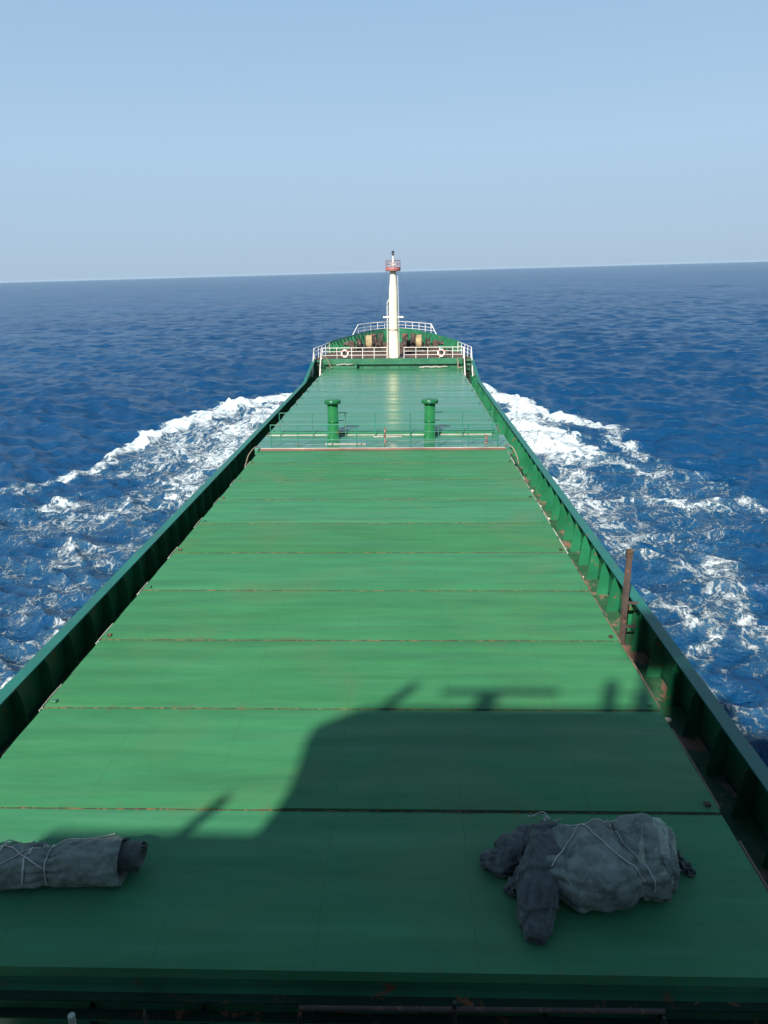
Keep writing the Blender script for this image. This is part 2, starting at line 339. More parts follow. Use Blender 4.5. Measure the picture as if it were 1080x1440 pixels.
def build_sea():
    ang = np.radians(np.concatenate([np.linspace(-48, 48, 720), np.linspace(48, 312, 90)[1:-1]]))
    rad = np.concatenate([[2.0, 5.0], np.exp(np.linspace(np.log(8), np.log(1300), 900)), np.exp(np.linspace(np.log(1300), np.log(26000), 120))[1:]])
    na, nr = len(ang), len(rad)
    A, Rr = np.meshgrid(ang, rad); X = (np.sin(A)*Rr).ravel(); Y = (np.cos(A)*Rr).ravel()
    space = (np.maximum(np.gradient(rad)[:, None], rad[:, None]*np.gradient(ang)[None, :])).ravel()
    rs = np.random.RandomState(11); dx = np.zeros_like(X); dy = np.zeros_like(X); Z = np.zeros_like(X)
    near = Rr.ravel() < 9000
    xs, ys, sp = X[near], Y[near], space[near]
    zx = np.zeros_like(xs); zy = zx.copy(); zz = zx.copy(); lost = zx.copy()
    for i in range(122):
        lam = math.exp(rs.uniform(math.log(.8), math.log(15))) if i < 110 else rs.uniform(26, 90); th = R(205) + rs.normal()*R(30)
        k = 2*PI/lam; amp = .0175*lam**.36*(1.0 if lam < 5 else .6); amp = amp if lam < 25 else .055; ph = rs.uniform(0, 2*PI)
        w = np.clip((lam/sp-1.6)/2, 0, 1); lost += ((1-w)*amp*k)**2*.5
        a = k*(xs*math.sin(th)+ys*math.cos(th))+ph; a += 1.5*(vnoise(xs, ys, .35/lam, 60+i)-.5)*2
        zz += w*amp*np.sin(a); q = .8*w*amp*np.cos(a); zx += q*math.sin(th); zy += q*math.cos(th)
    # foam density and wake relief
    F = np.zeros_like(xs); Hh = np.zeros_like(xs)
    loc = (ys > 5) & (ys < 100) & (np.abs(xs) < 45)
    x, y = xs[loc], ys[loc]
    wx = x+(fbm(x, y, .35, 5)-.5)*2.6+(fbm(x, y, 1.7, 25, 3)-.5)*1.5; wy = y+(fbm(x, y, .35, 15)-.5)*3.2+(fbm(x, y, 1.7, 35, 3)-.5)*1.5
    f = np.zeros_like(x); hh = np.zeros_like(x)
    for (x0, y0, x1, y1, w0, w1, dn) in SEG:
        L2 = (x1-x0)**2+(y1-y0)**2; t = np.clip(((wx-x0)*(x1-x0)+(wy-y0)*(y1-y0))/L2, 0, 1)
        dd = np.hypot(wx-x0-t*(x1-x0), wy-y0-t*(y1-y0)); ww = w0+(w1-w0)*t
        g = dn*(1-smooth(dd/ww, .55 if dn > .78 else .15, 1.5 if dn > .78 else 1.9)); f = np.maximum(f, g)
        if dn > .75: hh = np.maximum(hh, .42*dn*np.exp(-(dd/(ww*.8))**2)*min(1, w0/1.6))
        else: hh = np.maximum(hh, .15*dn*np.exp(-(dd/(ww))**2))
    # faint lace over the whole wake
    left = (x < 0) & (x > -25.5+np.maximum(0, y-44)*.38) & (y < 80)
    right = (x > 0) & (x < 19-np.maximum(0, y-40)*.15) & (y < 78)
    f = np.maximum(f, np.where(left, .26, 0)*smooth(fbm(x, y, .16, 33), .4, .7)+np.where(right, .22, 0)*smooth(fbm(x, y, .16, 43), .4, .7)
                   + np.where(left | right, .12, 0))
    f *= .62+.7*fbm(x, y, .6, 71)
    hh *= .3+1.4*fbm(x, y, 1.1, 91, 4)
    hh += f*.28*(fbm(x, y, 1.6, 81, 3)-.5)
    # a few stray whitecaps farther off
    F[loc] = f; Hh[loc] = hh
    X[near] += zx; Y[near] += zy; Z[near] = zz+Hh
    Fa = np.zeros(len(X)); Fa[near] = np.clip(F, 0, 1)
    inner = Rr.ravel() < 8; Z[inner] = -.3
    me = bpy.data.meshes.new('sea'); nv = na*nr
    me.vertices.add(nv); me.vertices.foreach_set('co', np.stack([X, Y, Z], 1).ravel())
    i, j = np.meshgrid(np.arange(nr-1), np.arange(na), indexing='ij'); j2 = (j+1) % na
    q = np.stack([i*na+j, (i+1)*na+j, (i+1)*na+j2, i*na+j2], -1).reshape(-1, 4)[:, ::-1]
    me.loops.add(q.size); me.loops.foreach_set('vertex_index', q.ravel())
    me.polygons.add(len(q)); me.polygons.foreach_set('loop_start', np.arange(0, q.size, 4)); me.polygons.foreach_set('loop_total', np.full(len(q), 4))
    me.update(); me.polygons.foreach_set('use_smooth', np.ones(len(q), bool))
    a = me.attributes.new('foam', 'FLOAT', 'POINT'); a.data.foreach_set('value', Fa)
    air = np.zeros(len(X)); air[near] = np.clip(F*1.5, 0, 1); b = me.attributes.new('air', 'FLOAT', 'POINT'); b.data.foreach_set('value', air)
    ru = np.full(len(X), .0); ru[near] = np.sqrt(lost); ru[~near] = ru[near].max(); b = me.attributes.new('chop', 'FLOAT', 'POINT'); b.data.foreach_set('value', ru); print('chop', ru.max())
    me.materials.append(M['sea_water']); o = bpy.data.objects.new('sea', me); COL.objects.link(o); o['kind'] = 'structure'
build_sea()

# ------------------------------------------------------------------ ship hull
def half(y):                  # half beam at deck level
    if y <= 66: return HB
    pts = [(66, 7.85), (73, 7.72), (78, 7.1), (82, 6.25), (86, 4.65), (89, 3.3), (91, 2.3), (92.4, 1.2), (93, 0.0)]
    for (a, b), (c, e) in zip(pts, pts[1:]):
        if y <= c: return b+(e-b)*(y-a)/(c-a)
    return 0
YS = [-16, -10, 0, 10, 20, 30, 40, 50, 58, 66, 70, 73, 75.5, 78, 80, 82, 84, 86, 87.5, 89, 90, 91, 91.8, 92.4, 92.8, 93.0]
def topz(y):                  # top of the shell plating
    if y < 66: return BT
    if y < 72.9: return BT+(y-66)*.012
    return FCZ+.04
ship = empty('cargo_ship', (XC, 0, DK), 'long green coastal cargo ship seen from its bridge, sailing away over blue sea', 'ship')
SL = Matrix.Translation((-XC, 0, -DK))
def part(mb, name, mat, parent=None):            # parts are modelled in ship coordinates; shift to the thing's base
    root = parent or ship
    mb.v = [(x-XC, y, z-DK) for x, y, z in mb.v]
    return mb.build(name, mat, root)
mb = MB()
for sgn in (-1, 1):
    cols = []
    yl = [y for y in YS if y <= 72.9]+[72.95, 73.05]+[y for y in YS if y > 73.1]
    for y in yl:
        hb = half(y); tz = topz(y)
        fl = 0 if y < 64 else min(1, (y-64)/20)
        wlh = max(0, hb-(2.6*fl if hb > 2.6*fl else hb))
        ring = []
        for tt in (0, .15, .3, .45, .6, .8, 1):
            z = -6+(tz+6)*tt; ring.append((XC+sgn*(wlh+(hb-wlh)*tt**1.6), y+(.0 if y < 88 else -(1-tt)*3.0*min(1, (y-88)/5)), z))
        cols.append(ring)
    m = len(cols[0]); vs = [p for r in cols for p in r]
    mb.add(vs, [(i*m+k, (i+1)*m+k, (i+1)*m+k+1, i*m+k+1) for i in range(len(cols)-1) for k in range(m-1)], True)
mb.box(XC-HB, XC+HB, -16.02, -16, -6, BT)
part(mb, 'hull_shell', 'shell_paint')
part(MB().box(XC-HB+.02, XC+HB-.02, -15.9, FCY-.02, DK-.05, DK), 'main_deck', 'deck_paint')

# bulwarks with cap rail and brackets
for sgn in (-1, 1):
    mb = MB(); xi = XC+sgn*(HB-.03); xo = XC+sgn*(HB-.012)
    for y0, y1 in ((-6, 66), (66, 72.9)):
        za, zb = topz(y0), topz(y1)-.001
        vs = []
        for y, z in ((y0, za), (y1, zb)):
            hx = half(y)-HB; vs += [(xi+sgn*hx, y, DK+.12 if y0 < 66 else DK), (xo+sgn*hx, y, DK+.12 if y0 < 66 else DK), (xo+sgn*hx, y, z-.01), (xi+sgn*hx, y, z-.01)]
        mb.add(vs, [(0, 1, 5, 4), (1, 2, 6, 5), (2, 3, 7, 6), (3, 0, 4, 7), (0, 3, 2, 1), (4, 5, 6, 7)])
    bw = part(mb, 'bulwark', 'bulwark_paint')
    mb = MB()
    for k in range(46):
        y0 = -6+k*72/46; y1 = y0+72/46; o_ = random.uniform(-.012, .012)
        mb.box(min(XC+sgn*(HB-.25), XC+sgn*(HB+.05)), max(XC+sgn*(HB-.25), XC+sgn*(HB+.05)), y0, y1+.001*0, BT-.01, BT+.035+o_*.0)
    vs = []
    for y in (66, 72.9):
        hx = half(y); z = topz(y)
        vs += [(XC+sgn*(hx-.25), y, z-.01), (XC+sgn*(hx+.05), y, z-.01), (XC+sgn*(hx+.05), y, z+.035), (XC+sgn*(hx-.25), y, z+.035)]
    mb = MB(); mb.box(min(XC+sgn*(HB-.25), XC+sgn*(HB+.05)), max(XC+sgn*(HB-.25), XC+sgn*(HB+.05)), -6, 66, BT-.01, BT+.035)
    mb.add(vs, [(0, 1, 5, 4), (1, 2, 6, 5), (2, 3, 7, 6), (3, 0, 4, 7), (0, 3, 2, 1), (4, 5, 6, 7)])
    cp = part(mb, 'cap_rail', 'cap_paint')
    y = 1.4
    while y < 71.5:
        t = .008; hx = half(y); jit = random.uniform(-.06, .06)
        if not (sgn > 0 and abs(y-19.2) < .5):
            z1 = topz(y)-.012
            poly = [(XC+sgn*(hx-.032), DK+.0), (XC+sgn*(hx-.40), DK+.0), (XC+sgn*(hx-.40), DK+.12), (XC+sgn*(hx-.30), z1-.18), (XC+sgn*(hx-.22), z1), (XC+sgn*(hx-.032), z1)]
            b = MB().prism(poly, 'y', y+jit-t, y+jit+t)
            # face flange
            b.v = b.v; o = part(b, 'bulwark_bracket', 'bulwark_paint', None)
            o.parent = bw
        y += 1.32

# hatch coamings (aft and fore), the rubbing bar along each and the small cleats that clamp the covers
AY0, PL = 7.31, 3.06; AY1 = AY0+10*PL; HW = 6.42
FY0 = 41.55; FPL = 3.1; FY1 = FY0+10*FPL; FHW = 6.5; FZ = .25
for nm, y0, y1, hw, zt in (('aft', AY0, AY1, HW, -.19), ('fore', FY0, FY1, FHW, FZ-.19)):
    mb = MB()
    mb.box(XC-hw+.1, XC+hw-.1, y0+.05, y1-.05, DK, zt-.02)
    for z in (zt-.16, zt-.62):
        mb.box(XC-hw-.06, XC+hw+.06, y0-.1, y1+.1, z-.03, z)
    for k in range(int((y1-y0)/1.53)):
        y = y0+.4+k*1.53
        for sgn in (-1, 1):
            xa, xb = sorted((XC+sgn*(hw-.1), XC+sgn*(hw+.03))); mb.box(xa, xb, y-.01, y+.01, DK, zt-.2)
    cm_ = part(mb, 'hatch_coaming', 'fc_green')
    for sgn in (-1, 1):
        nb = 10
        for k in range(nb):
            ya = y0+k*(y1-y0)/nb+.12+random.uniform(0, .2); yb = ya+(y1-y0)/nb-.42-random.uniform(0, .5)
            if sgn < 0: yb = ya + (yb-ya)*random.uniform(.4, .6)
            x = XC+sgn*(hw+(.07 if sgn > 0 else .27)+random.uniform(0, .015)); mb = MB(); zt_ = zt; zt = zt+(.17 if sgn > 0 else .0)
            if sgn < 0:
                for yy in (ya+.1, yb-.1): mb.tube([(x, yy, zt-.1), (x+.3, yy, zt-.14)], .018, 5)
            mb.tube([(x, ya, zt-.1), (x, (ya+yb)/2, zt-.09+random.uniform(-.01, .01)), (x, yb, zt-.1)], .028 if sgn > 0 else .017, 6)
            o = part(mb, 'edge_pipe', 'rust_pipe' if sgn > 0 and k < 5 else 'hose_paint'); o.parent = cm_; zt = zt_
            for q in (.08, .5, .9):
                y = y0+(k+q)*(y1-y0)/nb; xa, xb = sorted((XC+sgn*(hw-.02), XC+sgn*(hw+.06)))
                o = part(MB().box(xa, xb, y-.05, y+.05, zt-.15, zt+.09, .01), 'hatch_cleat', random.choice(['joint_rust', 'fc_green', 'black_steel'])); o.parent = cm_
# aft end of the coaming (below the eye): ledges and stiffeners
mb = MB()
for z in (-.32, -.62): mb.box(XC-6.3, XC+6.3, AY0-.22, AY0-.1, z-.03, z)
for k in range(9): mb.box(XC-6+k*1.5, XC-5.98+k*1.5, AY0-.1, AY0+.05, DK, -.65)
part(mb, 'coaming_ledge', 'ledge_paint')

# cross deck between the hatches
mb = MB().box(XC-6.75, XC+6.75, AY1+.11, FY0-.11, -.3, .03)
part(mb, 'cross_deck', 'cross_deck_paint')
mb = MB(); mb.box(XC-6.6, XC+6.6, FY0-.1, FY0-.02, -.1, .1); part(mb, 'coaming_end_plate', 'fc_green')
mb = MB(); mb.box(XC-6.55, XC+6.2, FY0-.16, FY0-.105, .032, .08); part(mb, 'pale_edge_bar', 'hose_paint')

# forecastle
mb = MB()
edge = [(XC-half(y)+.02, y) for y in YS if y >= 73]+[(XC+half(y)-.02, y) for y in reversed(YS) if y >= 73]
mb.prism([p for p in edge], 'z', FCZ-.08, FCZ)
part(mb, 'forecastle_deck', 'fc_deck')
mb = MB(); mb.box(XC-7.68, XC+7.68, FCY-.04, FCY, DK, FCZ-.1); 
for k in range(12): mb.box(XC-6.6+k*1.2, XC-6.58+k*1.2, FCY-.16, FCY-.04, DK, FCZ-.6)
part(mb, 'forecastle_bulkhead', 'fc_green')
mb = MB(); mb.box(XC-6.75, XC+6.75, FCY-.3, FCY+.1, FCZ-.5, FCZ+.03); 
part(mb, 'forecastle_front_beam', 'fc_green')
for sgn in (-1, 1):            # green flared bulwark round the bow
    ys = [79, 80, 81, 82, 83, 84, 85, 86, 87, 88, 89, 90, 91, 91.8, 92.4, 92.8, 93.0]
    inn = []; out = []
    mb = MB(); vs = []
    for y in ys:
        h_ = half(y); tz = 2.0+.05*(y-79)*1.0; k = min(1, (y-78)/2.0); tz = FCZ+.35+(tz-FCZ-.35)*k if y < 80 else tz
        vs += [(XC+sgn*(h_-.0), y, FCZ-.1), (XC+sgn*(h_+.32), y+.15, tz), (XC+sgn*(h_+.24), y+.1, tz), (XC+sgn*max(0, h_-.06), y, FCZ-.1)]
    n_ = len(ys)
    mb.add(vs, [(i*4+k, i*4+(k+1) % 4, i*4+4+(k+1) % 4, i*4+4+k) for i in range(n_-1) for k in range(4)]+[(0, 1, 2, 3)], False)
    fb = part(mb, 'forecastle_bulwark', 'bulwark_paint')
    mb = MB(); pts = [(XC+sgn*(half(y)+.28), y+.12, (2.0+.05*(y-79) if y >= 80 else 2.0)+.03) for y in ys]
    mb.tube(pts, .06, 6); o = part(mb, 'bulwark_top_bar', 'cap_paint'); o.parent = fb
    for q in range(14):
        y = 79.6+q*.82; h_ = half(y); tz = 1.95+.05*(y-79)
        mb = MB(); mb.prism([(XC+sgn*(h_-.06), FCZ), (XC+sgn*(h_-.5), FCZ), (XC+sgn*(h_-.5), FCZ+.1), (XC+sgn*(h_+.1), tz-.02), (XC+sgn*(h_+.24), tz-.02)], 'y', y-.012, y+.012)
        o = part(mb, 'bulwark_bracket', 'bulwark_paint'); o.parent = fb

# ------------------------------------------------------------------ hatch cover panels
ords = ['nearest', 'second', 'third', 'fourth', 'fifth', 'sixth', 'seventh', 'eighth', 'ninth', 'farthest']
def panel_mesh(hw, L, thick, mat, seed):
    rs = random.Random(seed); nx, ny = 48, 14; mb = MB(); vs = []
    for j in range(ny+1):
        for i in range(nx+1):
            x = -hw+2*hw*i/nx; y = L*j/ny
            z = .006*math.sin(y*4.1+rs.random()*.2)+.012*(mnoise.noise(Vector((x*.35, y*.9, seed*3.3))))
            if j in (0, ny): z = -.008
            if j in (0, ny) or i in (0, nx): z -= .004
            vs.append((x, y, z))
    fs = [(j*(nx+1)+i, j*(nx+1)+i+1, (j+1)*(nx+1)+i+1, (j+1)*(nx+1)+i) for j in range(ny) for i in range(nx)]
    mb.add(vs, fs, True)
    # skirt
    rim = [i for i in range(nx+1)]+[(j+1)*(nx+1)+nx for j in range(ny)]+[ny*(nx+1)+i for i in range(nx-1, -1, -1)]+[j*(nx+1) for j in range(ny-1, 0, -1)]
    rv = [vs[i] for i in rim]; n = len(rim)
    mb.add(rv+[(x, y, -thick) for x, y, z in rv], [(k, k+n, (k+1) % n+n, (k+1) % n) for k in range(n)])
    return mb
def panels(n, y0, L, hw, z, mat, where, group, gname):
    for k in range(n):
        gap = .055 if gname == 'a' else .025
        what = 'green hatch cover panel, %s of ten on the %s hatch counting from the bridge' % (ords[k] if k else 'nearest', where)
        if gname == 'a' and k == 0: what = 'green hatch panel nearest the bridge, carrying both grey tarpaulin bundles'
        if gname == 'a' and k == 9: what = 'green hatch panel ending in the rust red strip, farthest of the near hatch'
        if gname == 'f' and k == 0: what = 'teal green hatch panel just beyond the two ventilators, nearest of the fore hatch'
        if gname == 'f' and k == 9: what = 'teal green hatch panel against the white railed forecastle, last of the fore hatch'
        yb = y0+k*L+random.uniform(-.015, .015); e = empty('hatch_cover_panel', (XC, yb, z), what, 'hatch cover', group)
        e.rotation_euler = (random.uniform(-.0016, .0016), random.uniform(-.0006, .0006), random.uniform(-.0006, .0006))
        panel_mesh(hw, L-gap, .17, mat, k+(50 if gname == 'f' else 0)).build('cover_plate', mat, e)
        # worn steel lip along the forward joint
        mb = MB(); rs = random.Random(k*7+3); x = -hw+.02
        vs = []; nn_ = 60
        for i in range(nn_+1):
            x = -hw+.02+(2*hw-.04)*i/nn_; a = rs.uniform(.004, .016) if gname == 'a' else .003; h_ = rs.uniform(-.004, .008) if gname == 'a' else -.006
            vs += [(x, L-gap+.001, -.06), (x, L-gap+.001+a, -.06), (x, L-gap+.001+a, h_), (x, L-gap+.001, h_)]
        mb.add(vs, [(i*4+q, i*4+(q+1) % 4, i*4+4+(q+1) % 4, i*4+4+q) for i in range(nn_) for q in range(4)]+[(0, 1, 2, 3), (nn_*4+3, nn_*4+2, nn_*4+1, nn_*4)])
        mb.build('joint_lip', 'joint_rust', e)
        for sx in (-1, 1):
            MB().box(sx*(hw-.16)-.05, sx*(hw-.16)+.05, .1, .2, -.001, .05, .01).build('lifting_lug', 'joint_rust' if k % 2 else 'fc_green', e)
            MB().box(sx*(hw+.01)-.03, sx*(hw+.01)+.03, L*.5-.12, L*.5+.12, -.15, -.02, .008).build('side_roller', 'black_steel', e)
        if gname == 'a' and k == 9:
            MB().box(-hw+.02, hw-.02, L-.31, L-.02, .006, .05, .01).build('red_end_strip', 'red_strip', e)
            MB().box(-hw+.02, hw-.02, L-.02, L+.03, .0, .075, .01).build('pale_end_bar', 'hose_paint', e)
panels(10, AY0, PL, HW, 0.0, 'hatch_paint', 'near', 'hatch cover panels of the near hatch', 'a')
panels(10, FY0, FPL, FHW, FZ, 'fore_hatch_paint', 'fore', 'hatch cover panels of the fore hatch', 'f')

# ------------------------------------------------------------------ ventilators on the cross deck
def vent(x, y, label):
    e = empty('deck_ventilator', (x, y, .03), label, 'ventilator', 'mushroom ventilators on the cross deck')
    MB().lathe([(.36, 0), (.36, .03), (.30, .04), (.30, 1.96), (.0, 1.96)], n=28).build('trunk', 'vent_paint', e)
    MB().lathe([(.0, 1.95), (.31, 1.95), (.43, 1.96), (.455, 1.975), (.455, 2.15), (.44, 2.165), (.2, 2.19), (0, 2.2)], n=28).build('head', 'vent_paint', e)
    MB().lathe([(.305, .95), (.322, .95), (.322, 1.0), (.305, 1.0)], n=28).build('band', 'vent_paint', e)
    mb = MB(); mb.lathe([(.0, 0), (.09, 0), (.09, .03), (0, .03)], (0, -.47, 2.06), 12, 'y'); mb.tube([(0, -.45, 2.06), (0, -.5, 2.06)], .02, 6); mb.build('hand_wheel', 'rail_green', e)
    for q in range(6):
        a = q*PI/3
        mb = MB().box(-.012, .012, .30, .36, .03, .16); c, s = math.cos(a), math.sin(a); mb.v = [(px*c-py*s, px*s+py*c, pz) for px, py, pz in mb.v]
        mb.build('gusset', 'vent_paint', e)
    return e
vent(-4.0, 40.55, 'green mushroom ventilator on the left, standing beyond the red strip')
vent(1.35, 40.5, 'green mushroom ventilator on the right, beside the tallest railing post')

# ------------------------------------------------------------------ railings
def railing(name, label, path, zb, height, nrails, r, mat, posts, cat='railing', group=None, top_r=None, fat=()):
    base = Vector((path[0][0], path[0][1], zb)); e = empty(name, base, label, cat, group)
    P = [Vector((p[0], p[1], (p[2] if len(p) > 2 else zb)))-base for p in path]
    for k in range(nrails):
        z = height*(k+1)/nrails
        MB().tube([p+Vector((0, 0, z)) for p in P], (top_r or r) if k == nrails-1 else r*.8, 6).build('top_rail' if k == nrails-1 else 'middle_rail', mat, e)
    # posts at given arclength fractions
    seg = [(P[i+1]-P[i]).length for i in range(len(P)-1)]; T = sum(seg)
    for i, q in enumerate(posts):
        s = q*T; j = 0
        while j < len(seg)-1 and s > seg[j]: s -= seg[j]; j += 1
        p = P[j]+(P[j+1]-P[j])*(s/seg[j]); MB().tube([p, p+Vector((0, 0, height+(.01 if i not in fat else .12)))], r*1.05, 6).build('post', mat, e)
    return e
railing('cross_deck_railing', 'thin green railing right behind the red strip, passing in front of both ventilators', [(-7.1, 38.3), (4.85, 38.3)], .03, 1.2, 3, .025, 'rail_green', [0, .12, .25, .38, .5, .617, .74, .87, 1], fat=(5,))
railing('cross_deck_railing', 'thin green railing along the aft edge of the fore hatch, behind the ventilators', [(-7.1, 41.25), (4.9, 41.25)], .03, 1.32, 3, .023, 'rail_green', [0, .155, .31, .45, .615, .7, .86, 1])
railing('forecastle_railing', 'white pipe railing with a lifebuoy, left of the mast on the forecastle edge', [(-8.0, 73.12), (-1.75, 73.12)], FCZ, 1.05, 3, .028, 'white_paint', [0, .22, .45, .62, .8, 1])
railing('forecastle_railing', 'white pipe railing with a lifebuoy, right of the mast on the forecastle edge', [(-.1, 73.12), (5.65, 73.12)], FCZ, 1.05, 3, .028, 'white_paint', [0, .2, .4, .6, .82, 1])
for sgn, lab in ((-1, 'white railing on the left edge of the forecastle, running forward from the ladder head'), (1, 'white railing on the right edge of the forecastle, running forward from the ladder head')):
    pth = [(XC+sgn*(half(y)-.12), y) for y in (73.12, 74.5, 76, 77.5, 79.2)]
    railing('forecastle_side_railing', lab, pth, FCZ, 1.05, 3, .03, 'white_paint', [0, .25, .5, .75, 1], group='side railings of the forecastle')
# raised bow rail on top of the bulwark
e = empty('bow_railing', (XC, 87, 2.3), 'white raised railing round the bow tip, sloping down at both ends behind the winches', 'railing')
ysr = [87.6, 88.6, 89.6, 90.6, 91.4, 92.1, 92.7]
def bowp(y, s, z): return Vector((s*(half(y)+.27), y+.12-87, z-2.3))
for zi, zz in enumerate((2.75, 3.1, 3.5)):
    ring = [bowp(y, -1, zz) for y in ysr]+[Vector((-1.0, 93.25-87, zz-2.3)), Vector((1.0, 93.25-87, zz-2.3))]+[bowp(y, 1, zz) for y in reversed(ysr)]
    if zi == 2: ring = [bowp(86.3, -1, 2.4)]+ring+[bowp(86.3, 1, 2.4)]
    if zi == 1: ring = [bowp(87.1, -1, 3.1)]+ring+[bowp(87.1, 1, 3.1)]
    if zi == 0: ring = [bowp(86.75, -1, 2.75)]+ring+[bowp(86.75, 1, 2.75)]
    MB().tube(ring, .045 if zi == 2 else .03, 6).build('top_rail' if zi == 2 else 'middle_rail', 'white_paint', e)
for y in (87.6, 89.0, 90.4, 91.6, 92.5):
    for s in (-1, 1): MB().tube([bowp(y, s, 2.35), bowp(y, s, 3.5)], .035, 6).build('post', 'white_paint', e)
MB().tube([Vector((0, 93.25-87, 0.1)), Vector((0, 93.25-87, 1.2))], .035, 6).build('post', 'white_paint', e)

# ------------------------------------------------------------------ inclined ladders to the forecastle
def ladder(xc, label):
    e = empty('inclined_ladder', (xc, 70.7, DK), label, 'ladder', 'ladders up to the forecastle')
    run, rise, w = 2.35, 2.55, .36
    for s in (-1, 1):
        MB().prism([(0, 0), (.22, 0), (run, rise-.18), (run, rise), (run-.05, rise)], 'x', s*w-.015, s*w+.015).build('stringer', 'black_steel', e)
        pts = [(s*w, .15, .75), (s*w, run+.02, rise+.98), (s*w, run+.05, rise)]
        pts = [(s*w, -.02, .22), (s*w, -.05, .9), (s*w, run, rise+1.02), (s*w, run+.02, rise)]
        MB().tube(pts, .042, 6).build('handrail', 'white_paint', e)
        MB().tube([(s*w, run*.5, rise*.5), (s*w, run*.5, rise*.5+.98)], .03, 6).build('handrail_post', 'white_paint', e)
        MB().tube([(s*w, -.02, .5), (s*w, run, rise+.55)], .022, 6).build('middle_handrail', 'white_paint', e)
    for k in range(1, 10):
        t = k/10; MB().box(-w+.016, w-.016, run*t-.1, run*t+.12, rise*t-.02, rise*t+.01).build('tread', 'rust_steel' if k % 3 else 'dark_machine', e)
ladder(-8.5, 'steep ladder with white handrails climbing the left side to the forecastle')
ladder(6.05, 'steep ladder with white handrails climbing the right side to the forecastle')

# ------------------------------------------------------------------ foremast
e = empty('foremast', (-1.13, 74.3, FCZ), 'tall tapering cream mast standing on the forecastle, red platform on top', 'mast')
mb = MB(); prof = [(.52, 0), (.52, .06), (.47, .07), (.455, 3.0), (.4, 6.2), (.3, 7.6), (.29, 8.2), (0, 8.2)]; mb.lathe(prof, n=28); mb.build('mast_tube', 'mast_paint', e)
mb = MB(); mb.lathe([(0, 8.05), (.62, 8.1), (.72, 8.12), (.72, 8.2), (0, 8.2)], n=20)
plat = mb.build('platform', 'red_paint', e)
for z in (8.45, 8.75, 9.05): 
    mb = MB(); mb.tube([(.7*math.cos(q*PI/10), .7*math.sin(q*PI/10), z) for q in range(21)], .025, 6, False); o = mb.build('platform_rail', 'red_paint', plat)
for q in range(8):
    a = q*PI/4+.2; MB().tube([(.7*math.cos(a), .7*math.sin(a), 8.18), (.7*math.cos(a), .7*math.sin(a), 9.07)], .022, 6).build('platform_post', 'red_paint', plat)
MB().lathe([(0, 8.12), (.715, 8.14), (.715, 8.42), (.70, 8.42), (.70, 8.16)], n=20).build('toe_board', 'red_paint', plat)
MB().tube([(0, 0, 8.2), (0, 0, 9.75)], .05, 8).build('top_pole', 'white_paint', e)
for x, z, m_ in ((-.18, 8.7, 'buoy_white'), (.18, 8.7, 'buoy_white'), (0, 9.0, 'buoy_white'), (0, 9.62, 'black_steel'), (0, 9.86, 'black_steel')):
    MB().lathe([(0, -.1), (.09, -.1), (.1, -.06), (.1, .06), (.06, .1), (0, .1)], (x, -.1 if x else 0, z), 12).build('navigation_light', m_, e)
MB().tube([(-.22, 0, 9.75), (.22, 0, 9.75)], .025, 6).build('yard', 'black_steel', e)
MB().tube([(-.95, -.1, 3.85), (.95, -.1, 3.85)], .06, 6).build('cross_arm', 'white_paint', e)
mb = MB(); mb.box(-.98, -.72, -.25, .05, 3.78, 3.92, .02); mb.build('lamp_fitting', 'buoy_white', e)
mb = MB(); mb.box(.72, .98, -.25, .05, 3.78, 3.92, .02); mb.build('lamp_fitting', 'buoy_white', e)
for a in (-.62,):
    MB().tube([(a, -.05, 0), (a+.03, -.05, 5.2), (a+.2, -.05, 5.5)], .035, 6).build('cable_conduit', 'white_paint', e)
mb = MB()
for q in range(26): mb.tube([(.53, -.14, .3+q*.3), (.53, .14, .3+q*.3)], .014, 5)
lad = MB()
for yy in (-.15, .15): lad.tube([(.55, yy, .1), (.53, yy, 4), (.42, yy, 8.1)], .02, 6)
lo = lad.build('mast_ladder', 'white_paint', e)
for q in range(26):
    z = .3+q*.3; x = .55-.13*max(0, (z-4)/4.1)*1.0-.02*min(1, z/4)
    MB().tube([(x, -.15, z), (x, .15, z)], .014, 5).build('rung', 'white_paint', lo)
mb = MB()
for s in (-1, 1): mb.tube([(s*.6, 0, 8.1), (s*2.6, 13.5, 1.6)], .007, 4)
mb.build('stay_wire', 'black_steel', e)
MB().lathe([(.458, 2.62), (.475, 2.62), (.475, 2.7), (.458, 2.7)], n=28).build('mast_band', 'joint_rust', e)

